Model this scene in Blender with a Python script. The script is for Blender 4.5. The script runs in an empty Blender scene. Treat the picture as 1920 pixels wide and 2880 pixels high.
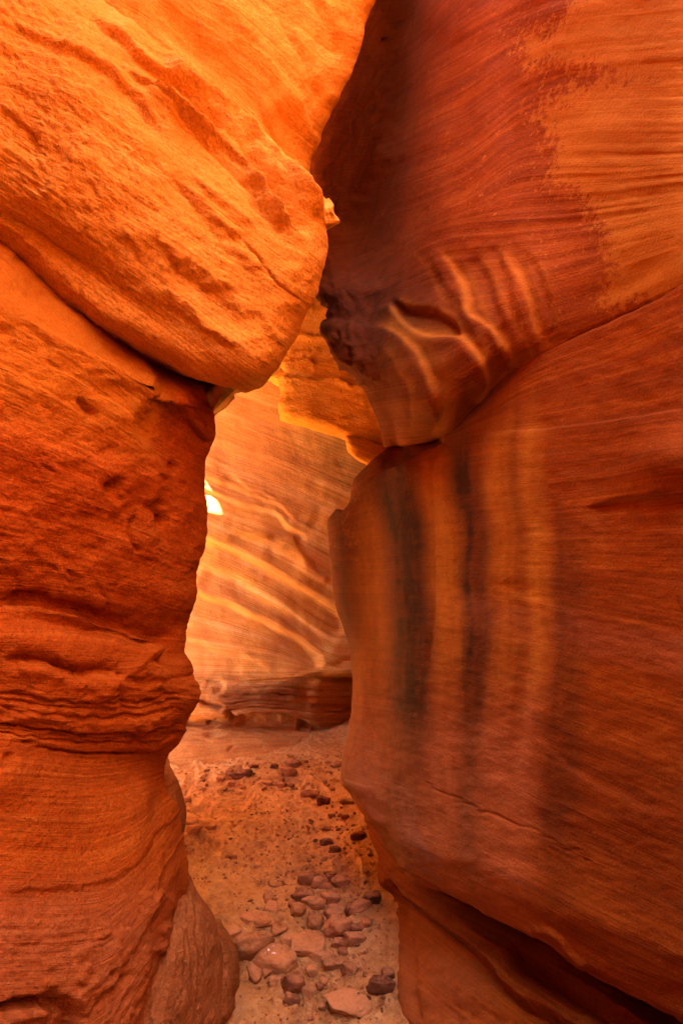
import bpy, math
import numpy as np
from mathutils import Vector

# ------------------------------------------------------------------ camera, sky, sun, exposure
sc = bpy.context.scene
FPX = 1600.0            # focal length in photo pixels (1920 x 2880)
CAMH = 1.6
cam_d = bpy.data.cameras.new("camera"); cam = bpy.data.objects.new("camera", cam_d)
sc.collection.objects.link(cam); sc.camera = cam
cam.location = (0, 0, CAMH); cam.rotation_euler = (math.radians(90), 0, 0)
cam_d.sensor_fit = 'VERTICAL'; cam_d.sensor_height = 36; cam_d.sensor_width = 24; cam_d.lens = 20
cam_d.clip_start = 0.02; cam_d.clip_end = 500

SUN = np.array((-0.36, -0.34, 0.87)); SUN /= np.linalg.norm(SUN)       # direction towards the sun
elev = math.asin(SUN[2]); az = math.atan2(SUN[0], SUN[1])
w = bpy.data.worlds.new("World"); sc.world = w; w.use_nodes = True
nt = w.node_tree; bg = nt.nodes['Background']
sky = nt.nodes.new('ShaderNodeTexSky'); sky.sky_type = 'NISHITA'; sky.sun_disc = False
sky.sun_elevation = elev; sky.sun_rotation = az
nt.links.new(sky.outputs[0], bg.inputs[0]); bg.inputs[1].default_value = 0.05
sl = bpy.data.lights.new("sun", 'SUN'); sl.energy = 5.0; sl.angle = math.radians(0.5); sl.color = (1.0, 0.90, 0.75)
so = bpy.data.objects.new("sun", sl); sc.collection.objects.link(so); so.location = (0, 0, 20)
so.rotation_euler = Vector(SUN.tolist()).to_track_quat('Z', 'Y').to_euler()
sc.view_settings.view_transform = 'Standard'; sc.view_settings.look = 'None'
sc.view_settings.exposure = 5.45; sc.view_settings.gamma = 1.0
sc.cycles.diffuse_bounces = 7; sc.cycles.max_bounces = 10
sc.cycles.use_denoising = True

# ------------------------------------------------------------------ numeric helpers
_r = np.random.RandomState(7)
_perm = _r.permutation(256); _perm = np.concatenate([_perm, _perm, _perm]).astype(np.int64)
_val = _r.rand(256) * 2 - 1

def vnoise(x, y, z=None):
    """value noise, -1..1"""
    x = np.asarray(x, float); y = np.asarray(y, float)
    z = np.zeros_like(x) if z is None else np.asarray(z, float)
    ix, iy, iz = np.floor(x), np.floor(y), np.floor(z)
    fx, fy, fz = x - ix, y - iy, z - iz
    ix = ix.astype(np.int64) & 255; iy = iy.astype(np.int64) & 255; iz = iz.astype(np.int64) & 255
    s = lambda t: t * t * t * (t * (t * 6 - 15) + 10)
    fx, fy, fz = s(fx), s(fy), s(fz)
    def h(a, b, c): return _val[_perm[_perm[_perm[a & 255] + (b & 255)] + (c & 255)]]
    def plane(c):
        a = h(ix, iy, c) * (1 - fx) + h(ix + 1, iy, c) * fx
        b = h(ix, iy + 1, c) * (1 - fx) + h(ix + 1, iy + 1, c) * fx
        return a * (1 - fy) + b * fy
    return plane(iz) * (1 - fz) + plane(iz + 1) * fz

def fbm(x, y, z=None, oct=4, gain=0.5):
    t = 0; a = 1; f = 1
    for k in range(oct):
        t = t + a * vnoise(x * f + 17.3 * k, y * f + 5.1 * k, None if z is None else z * f + 9.7 * k)
        a *= gain; f *= 2.03
    return t

def sstep(a, b, x):
    t = np.clip((x - a) / (b - a), 0, 1); return t * t * (3 - 2 * t)

def P(u, v, d):
    return np.array(((u - 960) / FPX * d, d, CAMH - (v - 1440) / FPX * d))

def floor_pt(u, v):
    d = CAMH * FPX / (v - 1440); return P(u, v, d)

def pt(p):
    return np.array(p[:3], float) if len(p) == 4 else P(*p)

def crom(ctrl, n, axis=0, tens=0.5):
    """centripetal-ish Catmull-Rom through the rows of ctrl, n samples spaced by mean chord length"""
    c = np.moveaxis(np.asarray(ctrl, float), axis, 0)
    k = len(c)
    seg = np.sqrt(((c[1:] - c[:-1]) ** 2).sum(-1)); seg = seg.reshape(k - 1, -1).mean(1) ** 0.75 + 1e-6
    T = np.concatenate([[0], np.cumsum(seg)])
    t = np.linspace(0, T[-1], n); i = np.clip(np.searchsorted(T, t, side='right') - 1, 0, k - 2)
    h = (T[i + 1] - T[i]); s = (t - T[i]) / h
    m = np.zeros_like(c)
    sh = (-1,) + (1,) * (c.ndim - 1)
    dl = (c[1:] - c[:-1]) / seg.reshape(sh)
    m[0] = dl[0]; m[-1] = dl[-1]
    wl = seg[1:].reshape(sh); wr = seg[:-1].reshape(sh)
    mm = (dl[:-1] * wl + dl[1:] * wr) / (wl + wr)
    same = (dl[:-1] * dl[1:]) > 0
    lim = 2.5 * np.minimum(abs(dl[:-1]), abs(dl[1:]))
    m[1:-1] = np.where(same, np.sign(mm) * np.minimum(abs(mm), lim), mm * 0.25)
    s = s.reshape(sh); h = h.reshape(sh)
    r = ((2 * s**3 - 3 * s**2 + 1) * c[i] + (s**3 - 2 * s**2 + s) * h * m[i]
         + (-2 * s**3 + 3 * s**2) * c[i + 1] + (s**3 - s**2) * h * m[i + 1])
    return np.moveaxis(r, 0, axis)

def lattice(rows, nr, nc):
    g = np.array([[pt(p) for p in r] for r in rows])
    return crom(crom(g, nc, 1), nr, 0)

def proj(X):
    d = np.maximum(X[..., 1], 0.05)
    return 960 + X[..., 0] / d * FPX, 1440 - (X[..., 2] - CAMH) / d * FPX

def normals(X, flip=1):
    du = np.gradient(X, axis=1); dv = np.gradient(X, axis=0)
    n = np.cross(dv, du); n /= np.linalg.norm(n, axis=-1, keepdims=True) + 1e-9
    return n * flip

def polyd(poly, u, v):
    """distance to an open polyline, signed side (+ = below / right-hand side walking along it) and 0..1 along"""
    poly = np.asarray(poly, float)
    # refine the polyline smoothly
    poly = crom(poly, max(10, len(poly) * 4))
    best = np.full(u.shape, 1e9); sg = np.zeros(u.shape); al = np.zeros(u.shape)
    L = np.sqrt(((poly[1:] - poly[:-1]) ** 2).sum(1)); S = np.concatenate([[0], np.cumsum(L)]); tot = S[-1]
    for k in range(len(poly) - 1):
        a = poly[k]; e = poly[k + 1] - a; l = L[k] + 1e-9
        t = ((u - a[0]) * e[0] + (v - a[1]) * e[1]) / l**2
        tc = np.clip(t, 0, 1)
        dx = u - a[0] - e[0] * tc; dy = v - a[1] - e[1] * tc
        d = np.sqrt(dx * dx + dy * dy); m = d < best
        best = np.where(m, d, best); sg = np.where(m, np.sign(e[0] * dy - e[1] * dx), sg)
        al = np.where(m, (S[k] + tc * L[k]) / tot, al)
    return best, sg * best, al

def box_of(poly, r):
    p = np.asarray(poly); return p[:, 0].min() - r, p[:, 0].max() + r, p[:, 1].min() - r, p[:, 1].max() + r

class Relief:
    """accumulates displacement (metres, along the normal) on a grid from features laid out on the rock face"""
    def __init__(s, u, v, X): s.u, s.v, s.X = u, v, X; s.h = np.zeros(u.shape)
    def _sub(s, poly, r):
        a, b, c, d = box_of(poly, r)
        return (s.u > a) & (s.u < b) & (s.v > c) & (s.v < d)
    def ledge(s, poly, h, w=6, L=60, wob=0, fade=0.12, other=0.0):
        """a step: + side stands out by h, falling off over L; sharp over w"""
        m = s._sub(poly, 3.5 * L + 30)
        if not m.any(): return
        u, v = s.u[m], s.v[m]
        if wob: 
            n = fbm(u / 45, v / 45, oct=3); u = u + wob * n; v = v + wob * fbm(u / 45 + 9, v / 45 + 4, oct=3)
        d, sd, al = polyd(poly, u, v)
        e = sstep(0, fade, al) * sstep(0, fade, 1 - al) * np.exp(-np.maximum(d - abs(sd), 0) / 20)
        g = h * sstep(-w, w, sd) * np.exp(-(np.maximum(sd, 0) / L) ** 1.3) - other * h * (1 - sstep(-w, w, sd)) * np.exp(-(np.maximum(-sd, 0) / L) ** 1.3)
        s.h[m] += g * e
    def groove(s, poly, h, w=6, wob=0, fade=0.15):
        m = s._sub(poly, 4 * w + 30)
        if not m.any(): return
        u, v = s.u[m], s.v[m]
        if wob: n = fbm(u / 30, v / 30, oct=3); u = u + wob * n; v = v + wob * fbm(u / 30 + 9, v / 30 + 4, oct=3)
        d, sd, al = polyd(poly, u, v)
        e = sstep(0, fade, al) * sstep(0, fade, 1 - al)
        s.h[m] -= h * np.exp(-(d / w) ** 2) * e
    def ridge(s, poly, h, w=12, **k): s.groove(poly, -h, w, **k)
    def blob(s, u0, v0, ru, rv, h, ang=0, p=2):
        c, n = math.cos(math.radians(ang)), math.sin(math.radians(ang))
        x = ((s.u - u0) * c + (s.v - v0) * n) / ru; y = (-(s.u - u0) * n + (s.v - v0) * c) / rv
        s.h += h * np.exp(-(x * x + y * y) ** (p / 2))

def family(curves, u, v, ext=260.):
    """bedding coordinate: interpolates between a family of bedding curves v_k(u); S = k + fraction"""
    V = []
    uu = np.clip(u, -400, 2400)
    for c in curves:
        c = np.asarray(c, float); cc = crom(c, 40) if len(c) > 2 else c
        V.append(np.interp(uu, cc[:, 0], cc[:, 1]))
    V = np.array(V); S = np.zeros(u.shape)
    for k in range(len(V) - 1):
        S += np.clip((v - V[k]) / np.maximum(V[k + 1] - V[k], 8), 0, 1)
    S += np.minimum(v - V[0], 0) / ext + np.maximum(v - V[-1], 0) / ext
    return S

def poly_mask(poly, u, v, soft):
    """1 inside the closed polygon, soft edge"""
    poly = np.asarray(poly, float); ins = np.zeros(u.shape, bool)
    j = len(poly) - 1
    for i in range(len(poly)):
        a, b = poly[i], poly[j]
        ins ^= ((a[1] > v) != (b[1] > v)) & (u < (b[0] - a[0]) * (v - a[1]) / (b[1] - a[1] + 1e-9) + a[0])
        j = i
    best = np.full(u.shape, 1e9); q = np.vstack([poly, poly[:1]])
    for k in range(len(q) - 1):
        a = q[k]; e = q[k + 1] - a; t = np.clip(((u - a[0]) * e[0] + (v - a[1]) * e[1]) / (e @ e + 1e-9), 0, 1)
        best = np.minimum(best, np.hypot(u - a[0] - e[0] * t, v - a[1] - e[1] * t))
    return sstep(-soft, soft, np.where(ins, best, -best))

# ------------------------------------------------------------------ object helpers
def empty(name, loc, label=None, cat=None, group=None):
    o = bpy.data.objects.new(name, None); sc.collection.objects.link(o); o.location = loc
    o.empty_display_size = 0.1
    if label: o['label'] = label
    if cat: o['category'] = cat
    if group: o['group'] = group
    return o

def grid_obj(name, X, mat, parent=None, attrs=None, flip=False):
    nr, nc = X.shape[:2]
    me = bpy.data.meshes.new(name)
    idx = np.arange(nr * nc).reshape(nr, nc)
    a, b, c, d = idx[:-1, :-1].ravel(), idx[:-1, 1:].ravel(), idx[1:, 1:].ravel(), idx[1:, :-1].ravel()
    f = np.stack([a, d, c, b] if not flip else [a, b, c, d], 1)
    V = X.reshape(-1, 3).copy()
    if parent is not None: V -= np.array(parent.location)
    me.vertices.add(len(V)); me.vertices.foreach_set('co', V.astype(np.float32).ravel())
    me.loops.add(f.size); me.polygons.add(len(f))
    me.loops.foreach_set('vertex_index', f.astype(np.int32).ravel())
    me.polygons.foreach_set('loop_start', np.arange(0, f.size, 4, dtype=np.int32))
    me.polygons.foreach_set('loop_total', np.full(len(f), 4, np.int32))
    me.polygons.foreach_set('use_smooth', np.ones(len(f), bool))
    me.update(calc_edges=True)
    for k, val in (attrs or {}).items():
        if val.ndim == 3:
            at = me.attributes.new(k, 'FLOAT_VECTOR', 'POINT'); at.data.foreach_set('vector', val.astype(np.float32).ravel())
        else:
            at = me.attributes.new(k, 'FLOAT', 'POINT'); at.data.foreach_set('value', val.astype(np.float32).ravel())
    me.materials.append(mat)
    o = bpy.data.objects.new(name, me); sc.collection.objects.link(o)
    if parent is not None: o.parent = parent
    return o

# ------------------------------------------------------------------ materials
class NT:
    def __init__(s, name):
        s.m = bpy.data.materials.new(name); s.m.use_nodes = True; s.t = s.m.node_tree; s.n = s.t.nodes
        s.b = s.n['Principled BSDF']
    def new(s, typ, **k):
        n = s.n.new(typ)
        for a, b in k.items(): setattr(n, a, b)
        return n
    def link(s, a, b): s.t.links.new(a, b)
    def _in(s, sock, val):
        if val is None: return
        if hasattr(val, 'links') or isinstance(val, bpy.types.NodeSocket): s.link(val, sock)
        else: sock.default_value = val
    def math(s, op, a, b=None, c=None, clamp=False):
        n = s.new('ShaderNodeMath', operation=op, use_clamp=clamp); s._in(n.inputs[0], a); s._in(n.inputs[1], b); s._in(n.inputs[2], c); return n.outputs[0]
    def attr(s, name, vec=False):
        n = s.new('ShaderNodeAttribute', attribute_name=name); return n.outputs['Vector'] if vec else n.outputs['Fac']
    def vmul(s, v, xyz):
        n = s.new('ShaderNodeVectorMath', operation='MULTIPLY'); s.link(v, n.inputs[0]); n.inputs[1].default_value = xyz; return n.outputs[0]
    def noise(s, vec, scale, detail=4, rough=0.55, dist=0.0):
        n = s.new('ShaderNodeTexNoise'); s.link(vec, n.inputs['Vector']); n.inputs['Scale'].default_value = scale
        n.inputs['Detail'].default_value = detail; n.inputs['Roughness'].default_value = rough; n.inputs['Distortion'].default_value = dist
        return n.outputs['Fac']
    def ramp(s, fac, stops, interp='LINEAR'):
        n = s.new('ShaderNodeValToRGB'); s.link(fac, n.inputs[0]); e = n.color_ramp.elements; n.color_ramp.interpolation = interp
        while len(e) > 1: e.remove(e[-1])
        e[0].position, e[0].color = stops[0][0], (*stops[0][1], 1)
        for p, c in stops[1:]:
            k = e.new(p); k.color = (*c, 1)
        return n.outputs[0]
    def mix(s, fac, a, b, mode='MIX'):
        n = s.new('ShaderNodeMix', data_type='RGBA', blend_type=mode); s._in(n.inputs[0], fac)
        for sock, v in ((n.inputs[6], a), (n.inputs[7], b)):
            if isinstance(v, tuple): sock.default_value = (*v, 1)
            else: s.link(v, sock)
        return n.outputs[2]
    def rng(s, v, a, b, c=0, d=1):
        n = s.new('ShaderNodeMapRange'); n.interpolation_type = 'SMOOTHSTEP'; s.link(v, n.inputs[0])
        for i, q in enumerate((a, b, c, d)): n.inputs[i + 1].default_value = q
        return n.outputs[0]
    def bump(s, h, dist, strength=1.0, prev=None):
        n = s.new('ShaderNodeBump'); s.link(h, n.inputs['Height']); n.inputs['Distance'].default_value = dist; n.inputs['Strength'].default_value = strength
        if prev is not None: s.link(prev, n.inputs['Normal'])
        return n.outputs[0]

def rock_mat(name, lo, mid, hi, band=9.0, grain=0.004, grain_scale=70, crust=(0.42, 0.165, 0.010), varnish_shade=(0.042, 0.012, 0.005), contrast=1.0, rough=0.9, line=0.5, gloss=0.08, speck=1.0):
    m = NT(name)
    co = m.new('ShaderNodeTexCoord').outputs['Object']
    bed = m.attr('bed', True)
    s1 = m.noise(m.vmul(bed, (.40, band, 1)), 1.0, 5, 0.62, 0.15)        # broad beds
    s2 = m.noise(m.vmul(bed, (.55, band * 5, 1)), 1.0, 4, 0.65)           # fine laminae
    n3 = m.noise(co, 3.2, 5, 0.6); n4 = m.noise(co, 22, 4, 0.65)
    s3 = m.noise(m.vmul(bed, (.7, band * 15, 1)), 1.0, 3, 0.6)          # hair-thin laminae
    f = m.math('ADD', m.math('MULTIPLY', s1, 0.42), m.math('MULTIPLY', s2, 0.30)); f = m.math('ADD', f, m.math('MULTIPLY', s3, 0.22))
    f = m.math('ADD', f, m.math('MULTIPLY', n3, 0.20)); f = m.math('ADD', f, m.math('MULTIPLY', n4, 0.12))
    f = m.math('SUBTRACT', f, 0.13)
    c = 0.13 / contrast
    col = m.ramp(f, [(0.5 - 1.5 * c, lo), (0.5, mid), (0.5 + 1.5 * c, hi)])
    pit = m.math('MULTIPLY', m.rng(m.noise(co, grain_scale * 1.3, 3, 0.7), 0.50, 0.36), m.math('MULTIPLY', m.attr('grain'), 0.30))
    col = m.mix(pit, col, tuple(x * 0.7 for x in lo))
    # thin dark laminae, only here and there
    l = m.math('MULTIPLY', m.rng(s2, 0.60, 0.72), m.rng(s1, 0.46, 0.62))
    col = m.mix(m.math('MULTIPLY', l, line), col, tuple(x * 0.45 for x in lo))
    # ochre crust with a crumbly edge
    k = m.math('ADD', m.attr('crust'), m.math('MULTIPLY', m.math('SUBTRACT', m.noise(co, 48, 7, 0.8), 0.5), 2.6))
    k = m.math('ADD', k, m.math('MULTIPLY', m.math('SUBTRACT', m.noise(co, 9, 3, 0.6), 0.5), 0.5))
    col = m.mix(m.math('MULTIPLY', m.rng(k, 0.38, 0.64), 0.6), col, crust)
    # dark desert varnish, and shade painted on the right wall
    k2 = m.math('MULTIPLY', m.attr('varnish_shade'), m.math('ADD', m.math('MULTIPLY', m.noise(co, 24, 5, 0.65), 0.8), m.math('MULTIPLY', s1, .8)), clamp=True)
    col = m.mix(k2, col, varnish_shade)
    k4 = m.math('ADD', m.attr('scab'), m.math('MULTIPLY', m.math('SUBTRACT', m.noise(co, 28, 7, 0.72), 0.5), 1.6))
    col = m.mix(m.math('MULTIPLY', m.rng(k4, 0.48, 0.54), 0.55), col, (.13, .07, .05))
    # pale run-off streaks / silt film, plus painted sky tint and glow
    k3 = m.math('MULTIPLY', m.attr('silt_light'), m.rng(n4, 0.25, 0.7, 0.6, 1)); col = m.mix(k3, col, (0.40, 0.155, 0.055))
    k5 = m.math('MULTIPLY', m.attr('gold'), m.math('ADD', m.math('MULTIPLY', n4, .9), .45), clamp=True); col = m.mix(m.math('MULTIPLY', k5, .8), col, (.50, .20, .014))
    fg = m.noise(co, 420, 2, 0.6); fg2 = m.noise(co, 170, 3, 0.7)
    hv = m.new('ShaderNodeHueSaturation'); m.link(col, hv.inputs['Color'])
    m.link(m.math('ADD', m.math('ADD', m.math('MULTIPLY', fg, .55 * speck), m.math('MULTIPLY', fg2, .75 * speck)), 1 - .65 * speck), hv.inputs['Value']); col = hv.outputs[0]
    m.link(col, m.b.inputs['Base Color'])
    m.b.inputs['Specular IOR Level'].default_value = gloss
    m.b.inputs['Roughness'].default_value = rough
    gr = m.noise(co, grain_scale, 6, 0.62); gr2 = m.noise(co, grain_scale * 0.28, 4, 0.6)
    gmask = m.attr('grain')
    gmix = m.math('MULTIPLY', m.math('ADD', gr, m.math('MULTIPLY', gr2, 1.2)), gmask)
    b = m.bump(gmix, grain); b = m.bump(s2, grain * 0.7, 0.8, b); b = m.bump(s3, .0004, 0.8, b)
    m.link(b, m.b.inputs['Normal'])
    return m.m

RED_LO, RED_MID, RED_HI = (0.42, 0.15, 0.015), (0.68, 0.33, 0.04), (0.82, 0.54, 0.14)
M_left = rock_mat("orange_sandstone", RED_LO, RED_MID, RED_HI, band=5.0, grain=0.009, grain_scale=85, line=0.3)
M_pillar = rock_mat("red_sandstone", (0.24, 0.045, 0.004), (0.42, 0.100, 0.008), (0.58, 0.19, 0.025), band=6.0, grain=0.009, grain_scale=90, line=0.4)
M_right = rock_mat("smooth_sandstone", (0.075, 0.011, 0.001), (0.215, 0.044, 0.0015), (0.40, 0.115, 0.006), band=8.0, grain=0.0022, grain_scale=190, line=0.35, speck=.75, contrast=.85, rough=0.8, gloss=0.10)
M_far = rock_mat("banded_sandstone", (0.28, 0.11, 0.03), (0.58, 0.30, 0.075), (0.74, 0.50, 0.24), band=10.0, grain=0.006, grain_scale=60, contrast=1.25, line=0.55)
M_mauve = rock_mat("mauve_sandstone", (0.20, 0.072, 0.020), (0.34, 0.130, 0.038), (0.44, 0.195, 0.072), band=8.0, grain=0.008, grain_scale=60, line=0.4)

def build(name, rows, nr, nc, mat, parent, relief=None, curves=None, front=(0, 0), amp=0.006, bedamp=0.0012, bedf=6., grain=1.0, crust=None, varnish_shade=None, silt_light=None, flip=1, keep=None, scab=None, gold=None):
    X = lattice(rows, nr, nc)
    n = normals(X, flip)
    u, v = proj(X)
    S = family(curves, u, v) if curves else X[..., 2] * 4
    if keep is not None: S = keep(u, v, S, X)
    R = Relief(u, v, X)
    R.h += amp * fbm(X[..., 0] * 2.6 + 3, X[..., 1] * 2.6, X[..., 2] * 2.6, oct=4)
    along = u / 400.0
    mod = 0.35 + 0.65 * sstep(-0.4, 0.5, fbm(u / 330, v / 330 + 7, oct=3))
    R.h += bedamp * mod * (vnoise(S * bedf, along * 0.5) + 0.6 * vnoise(S * bedf * 2.3 + 31, along * 0.8) + 0.35 * vnoise(S * bedf * 5.1 + 3, along))
    if relief: relief(R)
    X2 = X + n * R.h[..., None]
    z = np.zeros(u.shape)
    attrs = {'bed': np.stack([along * 2, S, z + 1.7], -1),
             'crust': z if crust is None else crust(u, v, X), 'varnish_shade': z if varnish_shade is None else varnish_shade(u, v, X),
             'silt_light': z if silt_light is None else silt_light(u, v, X), 'gold': z if gold is None else gold(u, v, X), 'scab': z if scab is None else scab(u, v, X), 'grain': (z + grain) if not callable(grain) else grain(u, v, X)}
    return grid_obj(name, X2, mat, parent, attrs)

def wrow(v0, vs, us, d0, dm, ds, back=0.5, bulge=0.0, um=None, left=None, far=-1.75, yb=None):
    """a bedding row of the left wall: from behind the camera, across the frame, round its free right edge and back"""
    r = []
    zz = P(0, v0, d0)[2]
    r.append((-1.0, -3.2, zz, 1)); r.append((-0.92, -0.6, zz, 1)); r.append((-260, v0 - (vs - v0) * 0.35, d0 * 0.93))
    for f, b in ((0.0, 0), (0.25, 0.7), (0.5, 1), (0.75, 0.8)):
        r.append((us * f, v0 + (vs - v0) * f, d0 + (dm - d0) * f**1.25 - bulge * b))
    r.append((us * 0.93, v0 + (vs - v0) * 0.93, dm)); r.append((us, vs, ds))
    p = P(us, vs, ds)
    q = P(us - 34, vs, ds + back * 0.45); r.append((*q, 1))
    r.append((p[0] - 0.5, max(q[1] + .2, 2.5), p[2], 1)); r.append((far, 2.7, p[2], 1))
    return r

# ================================================================== LEFT ROCK
left = empty("rock_wall", (-0.9, 1.6, 0), "bright orange left canyon wall with a huge leaning slab above a red sandstone pillar", "rock wall")

NB = 12
def rim(zs, dx=0.0):
    base = [(-1.3, -3.2, 6.9), (-1.1, -.6, 7.6), (-1.0, .9, 7.8), (-.85, 1.2, 7.6), (-.62, 1.38, 7.4), (-.35, 1.55, 7.2), (-.1, 1.75, 6.5), (.05, 1.88, 5.6), (.16, 2.0, 5.5), (0.02, 2.35, 5.0), (-.6, 2.6, 3.6), (-1.75, 2.7, 2.6)]
    return [(x, y, z + zs, 1) if dx > -5 else ((-1.85 - .01 * i, min(y, 2.4) - .02 * i, z + zs, 1) if dx > -9 else (-2.05, min(y, 2.4) - .02 * i, -.4, 1)) for i, (x, y, z) in enumerate(base)]

# --- upper band
band_rows = [rim(0, -10), rim(-.5, -8), rim(-.1, -8), rim(0), wrow(-1250, -420, 1130, 1.63, 2.03, 2.18), wrow(-900, -180, 1090, 1.58, 1.98, 2.13), wrow(-700, 0, 1050, 1.61, 2.00, 2.14),
    wrow(-600, 73, 1022, 1.60, 1.98, 2.12), wrow(-500, 159, 1004, 1.59, 1.96, 2.10), wrow(-400, 245, 967, 1.59, 1.94, 2.08),
    wrow(-320, 355, 912, 1.59, 1.92, 2.07), wrow(-240, 453, 879, 1.60, 1.91, 2.06), wrow(-170, 527, 870, 1.62, 1.92, 2.06), wrow(-80, 640, 880, 1.68, 2.03, 2.13), wrow(100, 800, 850, 1.88, 2.18, 2.28)]
left_curves = [[(-300, -700), (1050, 0)], [(0, -330), (400, -60), (760, 200), (930, 380)], [(0, -150), (230, 0), (433, 115), (642, 298), (892, 555)],
    [(0, 120), (406, 257), (541, 358), (744, 561), (912, 700)], [(0, 330), (406, 560), (642, 700), (900, 860)], [(0, 520), (473, 831), (676, 987), (860, 1100)],
    [(0, 692), (122, 784), (306, 906), (527, 1065), (700, 1190)], [(0, 860), (300, 1060), (430, 1180), (620, 1300)], [(0, 1200), (400, 1380), (600, 1470)],
    [(0, 1560), (300, 1600), (580, 1700)], [(0, 1745), (200, 1757), (412, 1821), (560, 1830)], [(0, 1880), (420, 1900), (560, 1925)], [(0, 2030), (270, 2070), (500, 2050)],
    [(0, 2200), (250, 2210), (500, 2160)], [(0, 2480), (268, 2486), (446, 2352), (530, 2240)], [(0, 2700), (250, 2680), (400, 2560), (520, 2380)], [(0, 2900), (250, 2880), (420, 2700), (520, 2500)], [(0, 3150), (250, 3150), (420, 3000), (560, 2800)]]
def rel_band(R):
    R.ledge([(610, -20), (700, 80), (800, 210), (870, 330), (900, 420)], 0.012, w=10, L=70, wob=8, other=0.6)
    R.ledge([(420, -40), (560, 90), (690, 230), (790, 370), (850, 480)], -0.012, w=14, L=60, wob=8, other=0.5)
    R.groove([(700, -40), (790, 60), (860, 180), (900, 290)], 0.008, w=9, wob=6)
    R.ledge([(860, -40), (930, 60), (965, 170)], -0.015, w=12, L=50, wob=5, other=0.6)
    R.ledge([(930, -60), (990, 40), (1000, 120)], 0.012, w=8, L=40, wob=5)
    R.blob(815, 370, 45, 90, -0.045, -20); R.blob(560, 130, 120, 40, -0.02, 40); R.blob(690, 60, 150, 40, 0.02, 50)
    R.h += 0.004 * fbm(R.u / 30, R.v / 30, oct=3)
build("upper_band", band_rows, 340, 420, M_left, left, rel_band, left_curves, amp=0.012, bedamp=0.004, bedf=9, grain=1.0)

# --- leaning slab
def srow(v0, vs, us, d0, dm, ds, vm=None, **k):
    r = wrow(v0, vs, us, d0, dm, ds, **k)
    if vm is not None:
        for i, f, vv in zip((4, 5, 6, 7), (.25, .5, .75, .93), vm):
            dd = d0 + (dm - d0) * min(f, 1) ** 1.25
            r[i] = (us * f, vv, dd)
    return r
slab_rows = [
    srow(-260, 470, 860, 1.75, 1.95, 2.1, vm=(-90, 90, 300, 420)),
    srow(-175, 548, 889, 1.43, 1.70, 1.90, vm=(-20, 135, 350, 500)),
    srow(-140, 575, 895, 1.36, 1.62, 1.84, vm=(10, 165, 385, 530)),
    srow(-90, 610, 905, 1.31, 1.57, 1.77, vm=(60, 215, 430, 570)),
    srow(0, 667, 912, 1.28, 1.53, 1.72, vm=(140, 300, 500, 630)),
    srow(110, 720, 908, 1.26, 1.50, 1.68), srow(220, 775, 900, 1.25, 1.48, 1.66), srow(320, 833, 877, 1.24, 1.46, 1.64),
    srow(420, 906, 845, 1.24, 1.45, 1.62), srow(500, 1004, 797, 1.25, 1.44, 1.6, vm=(640, 780, 910, 975)),
    srow(560, 1059, 755, 1.26, 1.45, 1.58, vm=(700, 845, 975, 1035)), srow(610, 1085, 724, 1.275, 1.47, 1.58, vm=(755, 900, 1020, 1070)),
    srow(655, 1093, 704, 1.30, 1.50, 1.60, vm=(800, 935, 1043, 1088)), srow(700, 1084, 680, 1.37, 1.58, 1.68, vm=(840, 960, 1050, 1078)),
    srow(740, 1060, 640, 1.6, 1.75, 1.85, vm=(860, 980, 1050, 1065)), srow(760, 1020, 600, 1.9, 2.0, 2.1, vm=(860, 960, 1010, 1020))]
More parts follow.
